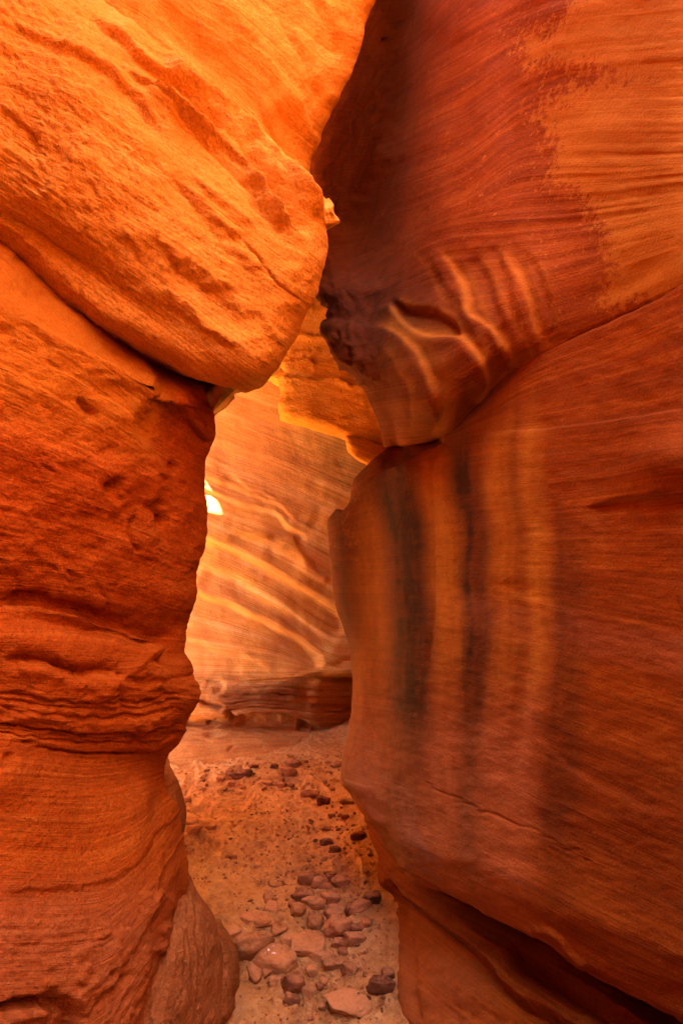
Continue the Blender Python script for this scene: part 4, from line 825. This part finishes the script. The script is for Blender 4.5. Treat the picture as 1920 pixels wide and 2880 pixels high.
ICO = {k: ico(k) for k in (2, 3, 4, 5)}
def rock_mesh(name, dims, seed, ang=.6, sub=4, mat=None, ncut=11, layered=.3):
    """a worn block: a sphere cut by soft planes, then weathered; ang 0 = cobble, 1 = sharp block"""
    r = np.random.RandomState(seed); V, F = ICO[sub]; V = V.copy()
    N = r.normal(size=(ncut, 3)); N[0] = (0, 0, 1); N[1] = (0, 0, -1)
    for k in range(2, 6): N[k] = (math.cos(k * 1.57 + r.normal(0, .35)), math.sin(k * 1.57 + r.normal(0, .35)), r.normal(0, .18))
    N /= np.linalg.norm(N, axis=1, keepdims=True)
    D = np.where(np.arange(ncut) < 6, r.uniform(.62, .86, ncut), r.uniform(.72, .98, ncut))
    dots = np.maximum(V @ N.T, 1e-3); R = D / dots
    p = 8 + 80 * ang; rad = (np.concatenate([R, np.full((len(V), 1), 1.0)], 1) ** -p).sum(1) ** (-1 / p)
    rad = rad * (1 - .0) ; V2 = V * rad[:, None]
    o = r.uniform(0, 50, 3); nz = fbm(V2[:, 0] * 2 + o[0], V2[:, 1] * 2 + o[1], V2[:, 2] * 2 + o[2], oct=4)
    V2 = V2 * (1 + (.07 + .05 * ang) * nz)[:, None]
    V2 = V2 / np.abs(V2).max(0) * .5 * np.array(dims)
    me = bpy.data.meshes.new(name); me.from_pydata(V2.tolist(), [], F)
    me.polygons.foreach_set('use_smooth', np.ones(len(F), bool)); me.materials.append(mat); me.update(); return me
def put(name, me, x, y, zoff, rot, label, cat, group=None):
    o = bpy.data.objects.new(name, me); sc.collection.objects.link(o); o.location = (x, y, float(gz(x, y)) + zoff); o.rotation_euler = rot
    o['label'] = label; o['category'] = cat
    if group: o['group'] = group
    return o
GA, GB = "rocks heaped on the sand near the viewer", "rocks strewn along the foot of the far wall"
# u, v (centre), width px, height px, material, angularity, flatness (height / width), yaw, tilt, label
ROCKS = [
 (716, 2622, 96, 84, 'pink', .25, .62, .3, (.1, -.1), "large rounded pinkish boulder at the left end of the rock heap, chipped on its face"),
 (784, 2682, 112, 88, 'pink', .45, .42, -.4, (.15, .1), "large flat-topped rock splashed with white droppings"),
 (870, 2462, 55, 46, 'mauve', .1, .62, .2, (0, .1), "smooth dark round cobble at the top of the rock heap"),
 (856, 2506, 64, 48, 'mauve', .45, .6, -.1, (.05, 0), "dark angular cobble directly in front of the smooth round one"),
 (899, 2480, 40, 36, 'red', .8, .6, .8, (.3, .2), "reddish wedge touching the right side of the smooth round cobble"),
 (929, 2466, 28, 22, 'red', .8, .6, .3, (.1, .3), "small red block behind the heap, below a thin standing sliver"),
 (929, 2453, 34, 9, 'dark', .7, .3, -.2, (0, 0), "thin dark sliver of stone lying at the back edge of the heap"),
 (960, 2472, 48, 38, 'red', .85, .55, .5, (.3, -.2), "orange-red pyramid-shaped rock at the back right of the heap"),
 (914, 2491, 38, 15, 'red', .7, .3, -.35, (.1, 0), "flat red chip wedged between the dark cobble and the pyramid rock"),
 (928, 2512, 52, 42, 'red', .6, .6, .3, (.1, .2), "orange block with a pale worn top right of the dark angular cobble"),
 (888, 2534, 64, 42, 'sandy', .6, .4, .5, (.1, .1), "buff sand-dusted slab in front of the dark angular cobble"),
 (837, 2550, 38, 44, 'pink', .9, .8, .2, (.3, .3), "pale grey-pink pointed stone standing left of the buff slab"),
 (822, 2538, 20, 26, 'mauve', .6, .7, .2, (0, 0), "small dark pebble tucked behind the pale pointed stone"),
 (762, 2544, 38, 38, 'pink', .8, .4, .6, (.3, .1), "pale pink broken stone at the left side of the heap, below a square block"),
 (779, 2484, 42, 24, 'pink', .5, .3, .4, (0, .1), "pale flat stone half buried at the back left of the heap"),
 (756, 2514, 28, 36, 'sandy', .95, .5, .1, (.2, 0), "square-edged orange block half sunk in sand left of the heap"),
 (888, 2578, 44, 52, 'pink', .75, .6, 1.2, (.3, .2), "pinkish pointed rock with a crack across it in the middle of the heap"),
 (942, 2555, 56, 50, 'red', .75, .55, .1, (.1, .1), "brown-orange block with a broken top right of the buff slab"),
 (986, 2541, 30, 44, 'dark', .9, 1.0, .2, (0, .2), "dark upright block in the shade on the right of the heap"),
 (1014, 2553, 56, 48, 'red', .7, .6, .6, (.3, -.2), "shaded orange rock right of the dark upright block"),
 (1044, 2522, 48, 44, 'dark', .6, .6, .3, (0, .1), "dark rock resting against the foot of the right wall"),
 (952, 2594, 68, 74, 'red', .65, .7, 1.1, (.3, .2), "big leaning brown block at the right of the heap"),
 (1000, 2598, 44, 30, 'dark', .8, .4, .6, (.2, .4), "thin dark tilted plate right of the big leaning block"),
 (1031, 2590, 26, 32, 'red', .8, .7, .1, (0, 0), "small isolated red block right of the tilted plates"),
 (996, 2630, 58, 34, 'red', .5, .45, .75, (.1, .3), "elongated tilted orange slab at the right edge of the heap"),
 (956, 2638, 42, 34, 'red', .5, .55, .2, (.1, .1), "rounded red rock below the big leaning block"),
 (965, 2667, 28, 26, 'red', .5, .55, .2, (.1, .1), "small squat rock at the lower end of the elongated slab"),
 (783, 2606, 40, 44, 'pink', .7, .6, .9, (.3, .2), "pale pink stone between the large boulder and the white-splashed rock's back"),
 (722, 2574, 78, 32, 'pink', .5, .22, -.3, (.1, 0), "long low pale slab behind the large rounded boulder"),
 (665, 2604, 50, 34, 'sandy', .6, .2, .6, (.1, -.1), "thin flat sandy flagstone left of the large rounded boulder"),
 (866, 2632, 88, 74, 'sandy', .8, .3, .5, (.1, .1), "broad sand-covered slab in the middle of the heap"),
 (810, 2640, 38, 18, 'sandy', .9, .5, -.2, (.1, .2), "small triangular wedge lying on the sandy middle of the heap"),
 (938, 2698, 70, 48, 'pink', .8, .42, .5, (.15, .15), "pink-topped slab with a dark undercut front edge"),
 (897, 2676, 68, 46, 'sandy', .6, .3, .2, (0, .1), "sand-covered slab behind the pink-topped slab"),
 (984, 2716, 44, 46, 'red', .75, .7, .3, (.1, .3), "brown cube-like rock right of the pink-topped slab"),
 (718, 2728, 36, 58, 'pink', .6, .55, 1.3, (.2, .2), "pale upright stone leaning beside its twin left of the foreground sand"),
 (750, 2726, 32, 46, 'pink', .75, .6, 1.2, (.2, -.2), "pinkish triangular stone touching the pale upright one"),
 (776, 2748, 38, 24, 'pink', .8, .4, .7, (.1, .2), "thin pink splinter in front of the white-splashed rock"),
 (768, 2763, 20, 16, 'pink', .6, .5, .4, (.1, .2), "tiny pale pebble below the pink splinter"),
 (824, 2758, 54, 60, 'mauve', .85, .8, .9, (.4, .3), "grey-pink wedge with a deep dark hollow beneath it"),
 (878, 2732, 32, 32, 'sandy', .9, .6, .2, (.1, .1), "small sandy block behind the tall sandy one"),
 (870, 2772, 42, 50, 'sandy', .9, .7, .1, (.1, .1), "square sandy block in the foreground right of the hollow wedge"),
 (909, 2757, 26, 30, 'pink', .9, .7, .8, (.3, .1), "small pale sharp chip right of the square sandy block"),
 (898, 2780, 18, 24, 'dark', .9, .7, .8, (.3, .1), "small dark chip below the pale sharp chip"),
 (821, 2802, 42, 38, 'mauve', 1., .6, .3, (.1, .3), "mauve pyramid poking out of the foreground sand"),
 (980, 2795, 112, 84, 'sandy', .55, .22, .3, (.03, .05), "broad flat sand-coated slab in the right foreground"),
 (1070, 2765, 66, 52, 'dark', .85, .65, .1, (.1, .1), "dark faceted block in the shade at the lower right edge of the sand"),
 (1090, 2738, 32, 40, 'dark', .7, .7, .3, (.1, .1), "dark rock wedged between the faceted block and the right wall"),
 (905, 2826, 22, 18, 'red', .8, .5, .3, (.1, .1), "small reddish chip in the foreground below the square block"),
 (920, 2832, 16, 14, 'mauve', .7, .5, .3, (.1, .1), "small grey chip beside the reddish foreground chip"),
 (876, 2862, 20, 14, 'dark', .9, .4, .6, (.1, .2), "dark splinter at the bottom edge of the photo"),
 # far group
 (668, 2160, 62, 20, 'dark', .9, .35, .25, (.25, .1), "long dark slab leaning at the foot of the far wall"),
 (646, 2170, 20, 18, 'mauve', .2, .8, 0, (0, 0), "round grey pebble at the left end of the long dark slab"),
 (695, 2161, 26, 18, 'mauve', .4, .6, .3, (0, .1), "greyish stone resting against the long dark slab"),
 (712, 2150, 24, 14, 'dark', .9, .5, .7, (.1, .3), "dark pointed end block of the leaning slab group"),
 (771, 2153, 19, 17, 'dark', .8, .8, .4, (0, .2), "small dark red pyramid alone below the far wall"),
 (824, 2143, 42, 20, 'red', .5, .5, .2, (.1, .1), "biggest reddish rock at the back of the sand near the far wall"),
 (808, 2168, 44, 24, 'red', .6, .55, -.1, (.1, .1), "broad reddish rock in front of the biggest far one"),
 (753, 2186, 34, 14, 'pink', .8, .35, -.3, (.1, .1), "flat pale stone in front of the far rocks"),
 (652, 2195, 22, 16, 'red', .8, .7, .3, (.1, .1), "small broken red rock left of centre on the far sand"),
 (622, 2186, 24, 12, 'red', .8, .5, .3, (.1, .1), "small low red rock furthest left below the far wall"),
 (792, 2205, 28, 13, 'red', .5, .5, .3, (.1, .1), "low rounded red rock in front of the broad reddish rock"),
 (682, 2210, 17, 11, 'pink', .6, .5, .3, (.1, .1), "little pink stone on the far sand beside a broken pale one"),
 (668, 2208, 16, 10, 'pink', .8, .5, .3, (.1, .1), "broken pale stone beside the little pink one"),
 (819, 2191, 16, 16, 'red', .8, .8, .3, (.1, .1), "small upright red stone right of the low rounded rock"),
 (908, 2248, 34, 24, 'dark', .85, .8, .2, (.1, .2), "dark brown peaked rock in the middle of the shaded sand"),
 (872, 2230, 46, 14, 'red', .5, .4, .2, (.1, .1), "low sandy-red hump behind the dark peaked rock"),
 (974, 2249, 34, 13, 'red', .9, .35, -.1, (.1, .1), "flat red slab poking out beside the right wall"),
 (933, 2292, 20, 14, 'dark', .7, .6, .3, (.1, .1), "small dark stone left of another in the shaded sand"),
 (972, 2292, 22, 18, 'dark', .8, .7, .3, (.1, .1), "dark wedge in the shaded sand near the right wall"),
 (1008, 2342, 38, 28, 'dark', .6, .6, .3, (.1, .1), "dark rock half hidden by the edge of the right wall"),
 (917, 2364, 34, 22, 'dark', .7, .6, .3, (.1, .1), "squarish shaded rock on the sand above the heap"),
 (942, 2386, 30, 20, 'dark', .9, .6, .6, (.1, .2), "shaded triangular rock right of the squarish one"),
 (527, 2248, 22, 20, 'pink', .7, .7, .3, (.1, .1), "pale pink rock peeking out from behind the pillar foot"),
 (536, 2303, 36, 32, 'pink', .75, .5, .8, (.2, .2), "pale angular rock beside the pillar behind a smooth cobble"),
 (546, 2326, 38, 26, 'pink', .1, .6, .2, (0, 0), "smooth oval pinkish cobble at the edge of the pillar"),
 (594, 2320, 28, 16, 'pink', .7, .5, .5, (.1, .1), "broken pale stone right of the smooth oval cobble"),
 (654, 2416, 22, 12, 'red', .8, .5, .2, (.1, .1), "lone small block in the middle of the open sand"),
 (952, 2147, 22, 20, 'red', .6, .7, .3, (.1, .1), "red rock against the right wall at the far end of the sand"),
 (571, 2218, 20, 15, 'pink', .8, .6, .3, (.1, .1), "small pale jagged stone on the left of the far sand"),
 (919, 2330, 24, 10, 'red', .5, .4, .1, (.1, .1), "thin low stone in the shaded sand above the squarish rock"),
]
for k, (u_, v_, w_, h_, mt, an, fl, yaw, tl, lab) in enumerate(ROCKS):
    vb = v_ + h_ * .22
    d_ = CAMH * FPX / (vb - 1440); d_ = (CAMH - float(gz((u_ - 960) / FPX * d_, d_)) - .3 * fl * w_ * d_ / FPX) * FPX / (vb - 1440)
    W = w_ * d_ / FPX * 1.28; sn = (vb - 1440) / math.hypot(vb - 1440, FPX); cs = math.sqrt(1 - sn * sn)
    H = max(W * fl, .012); Dp = max((h_ * d_ / FPX / math.hypot(1, 0) - H * cs * .75) / sn * 1.0, W * .45); Dp = min(Dp, W * 1.5)
    big = w_ > 60
    me = rock_mesh("rock", (W, Dp, H), 100 + k, ang=min(1, an + .15), sub=5 if big else (4 if w_ > 30 else 3), mat=M_st[mt], layered=0)
    o = put("rock", me, (u_ - 960) / FPX * d_, d_, H * .2, (tl[0] * .8, tl[1] * .8, yaw * .35), lab, "rock", GA if v_ > 2440 else GB)
    if "white droppings" in lab:
        mm = me.materials[0].copy(); mm.name = "splashed_stone"; me.materials[0] = mm; t = mm.node_tree
        tc = t.nodes.new('ShaderNodeTexCoord'); mp = t.nodes.new('ShaderNodeMapping'); mp.inputs['Location'].default_value = (.028, -.004, 0)
        t.links.new(tc.outputs['Object'], mp.inputs[0]); ln = t.nodes.new('ShaderNodeVectorMath'); ln.operation = 'LENGTH'; t.links.new(mp.outputs[0], ln.inputs[0])
        nn = t.nodes.new('ShaderNodeTexNoise'); t.links.new(tc.outputs['Object'], nn.inputs['Vector']); nn.inputs['Scale'].default_value = 90; nn.inputs['Detail'].default_value = 4
        m1 = t.nodes.new('ShaderNodeMath'); m1.operation = 'MULTIPLY_ADD'; t.links.new(nn.outputs['Fac'], m1.inputs[0]); m1.inputs[1].default_value = -.075; t.links.new(ln.outputs['Value'], m1.inputs[2])
        m2 = t.nodes.new('ShaderNodeMapRange'); t.links.new(m1.outputs[0], m2.inputs[0]); m2.inputs[1].default_value = -.0075; m2.inputs[2].default_value = -.0115; 
        bs = t.nodes['Principled BSDF']; src = bs.inputs['Base Color'].links[0].from_socket
        mx = t.nodes.new('ShaderNodeMix'); mx.data_type = 'RGBA'; t.links.new(m2.outputs[0], mx.inputs[0]); t.links.new(src, mx.inputs[6]); mx.inputs[7].default_value = (.86, .84, .82, 1); t.links.new(mx.outputs[2], bs.inputs['Base Color'])

# small chips scattered over the sand: real copies of a few shapes
rs = np.random.RandomState(5)
protos = [rock_mesh("stone_chip", (1, rs.uniform(.55, 1), rs.uniform(.3, .65)), 400 + k, ang=rs.uniform(.4, 1), sub=3, mat=M_st[['red', 'sandy', 'pink', 'dark', 'red', 'mauve', 'sandy', 'red'][k]]) for k in range(8)]
ZN = [((560, 1000, 2130, 2230), 95, .016, .040, "small broken stone chip strewn on the sand below the far wall", "chips below the far wall", lambda u, v: v > 2125 + (1000 - u) * .13 and u < 985),
      ((520, 860, 2230, 2470), 46, .009, .022, "small stone chip lying on the open brightly lit sand", "chips on the open sand", lambda u, v: True),
      ((850, 1060, 2240, 2450), 54, .012, .032, "small dark stone chip on the shaded sand by the right wall", "chips on the shaded sand", lambda u, v: u < 1000 + (v - 2280) * .3),
      ((700, 1090, 2450, 2870), 85, .010, .026, "small stone chip among the rocks of the near heap", "chips in the rock heap", lambda u, v: u < 1050 + (v - 2500) * .1 and (v < 2760 or u > 800))]
for (a, b, c, e), n, s0, s1, lab, grp, ok in ZN:
    k = 0
    while k < n:
        u_, v_ = rs.uniform(a, b), rs.uniform(c, e)
        if not ok(u_, v_): continue
        d_ = CAMH * FPX / (v_ - 1440); x_ = (u_ - 960) / FPX * d_
        s_ = s0 + (s1 - s0) * rs.rand() ** 2.2
        o = put("stone_chip", protos[rs.randint(8)], x_, d_, s_ * .12, (rs.uniform(-.3, .3), rs.uniform(-.3, .3), rs.uniform(0, 6.3)), lab, "stone chip", grp)
        o.scale = (s_, s_, s_); k += 1
# grit nobody could count
Vb, Fb = ICO[2] if False else (np.array([(1, 0, 0), (-1, 0, 0), (0, 1, 0), (0, -1, 0), (0, 0, 1), (0, 0, -1)], float), [[0, 2, 4], [2, 1, 4], [1, 3, 4], [3, 0, 4], [2, 0, 5], [1, 2, 5], [3, 1, 5], [0, 3, 5]])
n = 10500; yy = rs.uniform(1.6, 3.75, n); xx = rs.uniform(-.32, .10, n) * yy + rs.normal(0, .02, n)
dens = .5 + .5 * fbm(xx * 3, yy * 3 + 4, oct=3) + .35 * (xx > -.02 * yy) + .4 * (yy > 3.2); kp = rs.rand(n) < dens; xx, yy = xx[kp], yy[kp]; n = len(xx)
sz = .0016 + .0105 * rs.rand(n) ** 7; ax = rs.uniform(.5, 1.2, (n, 3)); th = rs.uniform(0, 6.28, n)
B = Vb[None] * ax[:, None] * sz[:, None, None] + rs.normal(0, .18, (n, 6, 3)) * sz[:, None, None]
bx = B[..., 0] * np.cos(th)[:, None] - B[..., 1] * np.sin(th)[:, None]; by = B[..., 0] * np.sin(th)[:, None] + B[..., 1] * np.cos(th)[:, None]
B = np.stack([bx + xx[:, None], by + yy[:, None], B[..., 2] * .8 + (gz(xx, yy) + sz * .2)[:, None]], -1)
me = bpy.data.meshes.new("grit"); me.from_pydata(B.reshape(-1, 3).tolist(), [], [[i + 6 * k for i in f] for k in range(n) for f in Fb]); me.materials.append(M_st['red'])
o = bpy.data.objects.new("grit", me); sc.collection.objects.link(o); o['kind'] = 'stuff'; o['label'] = "loose reddish grit scattered over the sand"; o['category'] = "grit"

# dry grass stems caught among the rocks
def stems(name, u_, v_, n, L, label, seed, lean=0.0, col=(.30, .17, .09), rad=.0011):
    r = np.random.RandomState(seed); d_ = CAMH * FPX / (v_ - 1440); x0 = (u_ - 960) / FPX * d_; z0 = float(gz(x0, d_))
    V, F = [], []
    for k in range(n):
        p = np.array((r.normal(0, .012), r.normal(0, .012), 0.0)); a = r.uniform(0, 6.28); el = r.uniform(.1, 1.1); q = np.array((math.cos(a) * math.cos(el), math.sin(a) * math.cos(el), math.sin(el)))
        if lean: q = np.array((math.sin(lean), math.cos(lean), .16)); p = np.zeros(3)
        base = len(V); st = 10
        for i in range(st):
            rr = rad * (1 - .7 * i / st); w1 = np.cross(q, (0, 0, 1)); w1 /= np.linalg.norm(w1) + 1e-6; w2 = np.cross(q, w1)
            for j in range(3): V.append((p + rr * (w1 * math.cos(j * 2.09) + w2 * math.sin(j * 2.09))).tolist())
            p = p + q * L / st * r.uniform(.8, 1.1); q = q + np.array((0, 0, -.13)) + r.normal(0, .10, 3); q /= np.linalg.norm(q); p[2] = max(p[2], .004)
            if i: F += [[base + 3 * (i - 1) + j, base + 3 * (i - 1) + (j + 1) % 3, base + 3 * i + (j + 1) % 3, base + 3 * i + j] for j in range(3)]
    me = bpy.data.meshes.new(name); me.from_pydata(V, [], F)
    m = NT("dry_stem"); m.b.inputs['Base Color'].default_value = (*col, 1); m.b.inputs['Roughness'].default_value = .8; me.materials.append(m.m)
    o = bpy.data.objects.new(name, me); sc.collection.objects.link(o); o.location = (x0, d_, z0 + .004); o['label'] = label; o['category'] = "dry grass"; return o
stems("dry_grass", 905, 2650, 34, .06, "dark tuft of dry grass in the gap between two slabs of the near heap", 3, col=(.13, .075, .045), rad=.0008)
stems("dry_grass", 985, 2752, 9, .07, "few pale dry grass stems in front of the broad flat foreground slab", 4, col=(.45, .30, .16), rad=.0006)
stems("grass_stalk", 872, 2850, 1, .17, "single long pale stalk standing up from the foreground sand", 5, lean=-.04, col=(.55, .36, .2), rad=.0011)
stems("dry_grass", 850, 2800, 5, .10, "thin brown twigs lying right of the mauve pyramid stone", 6, col=(.2, .1, .06), rad=.001)
stems("dry_grass", 735, 2476, 26, .05, "dark wiry litter caught on the sand left of the near heap", 7, col=(.16, .08, .045), rad=.0007)

# ================================================================== unseen rock added out of frame to shut out sky and sun
back = empty("rock_wall", (0.0, -3.6, 0), "unseen rough rock wall added behind the viewer to keep out low sky", "rock wall")
def bent(pts, z0, z1, lean, n=5):
    rows = []
    for k in range(n):
        t = k / (n - 1.); rows.append([(x * (1 + lean * (1 - t)), y * (1 + lean * (1 - t)), z1 + (z0 - z1) * t, 1) for x, y in pts])
    return rows
build("light_block_face", bent([(3.0, -2.2), (1.2, -3.1), (.4, -3.9), (-.4, -4.1), (-1.2, -3.3), (-1.8, -2.9), (-3.5, -2.5)], -.3, 8.0, .04), 160, 200, M_left, back, None, None, amp=.08, bedamp=.02, bedf=4)
build("light_block_face", bent([(-5.0, 1.9), (-3.8, 2.2), (-3.05, 2.52), (-2.74, 2.78), (-3.0, 2.98), (-6.2, 2.95)], -.3, 8.0, .0), 160, 120, M_left, left, None, None, amp=.03, bedamp=.02, bedf=4)  # added fin that leaves only a slit for the sun
build("light_block_face", bent([(-8, 1.8), (-6.6, 2.4), (-5.6, 3.0), (-5.2, 3.6), (-5.4, 4.4)], -.3, 4.2, .05)[::1], 120, 120, M_left, left, None, None, amp=.08, bedamp=.02, bedf=4)
build("light_block_face", bent([(3.6, 6.6), (4.4, 5.8), (4.6, 5.0), (4.2, 4.2), (4.0, 3.4)], -.3, 7, .05), 120, 120, M_right, right, None, None, amp=.08, bedamp=.02, bedf=4)
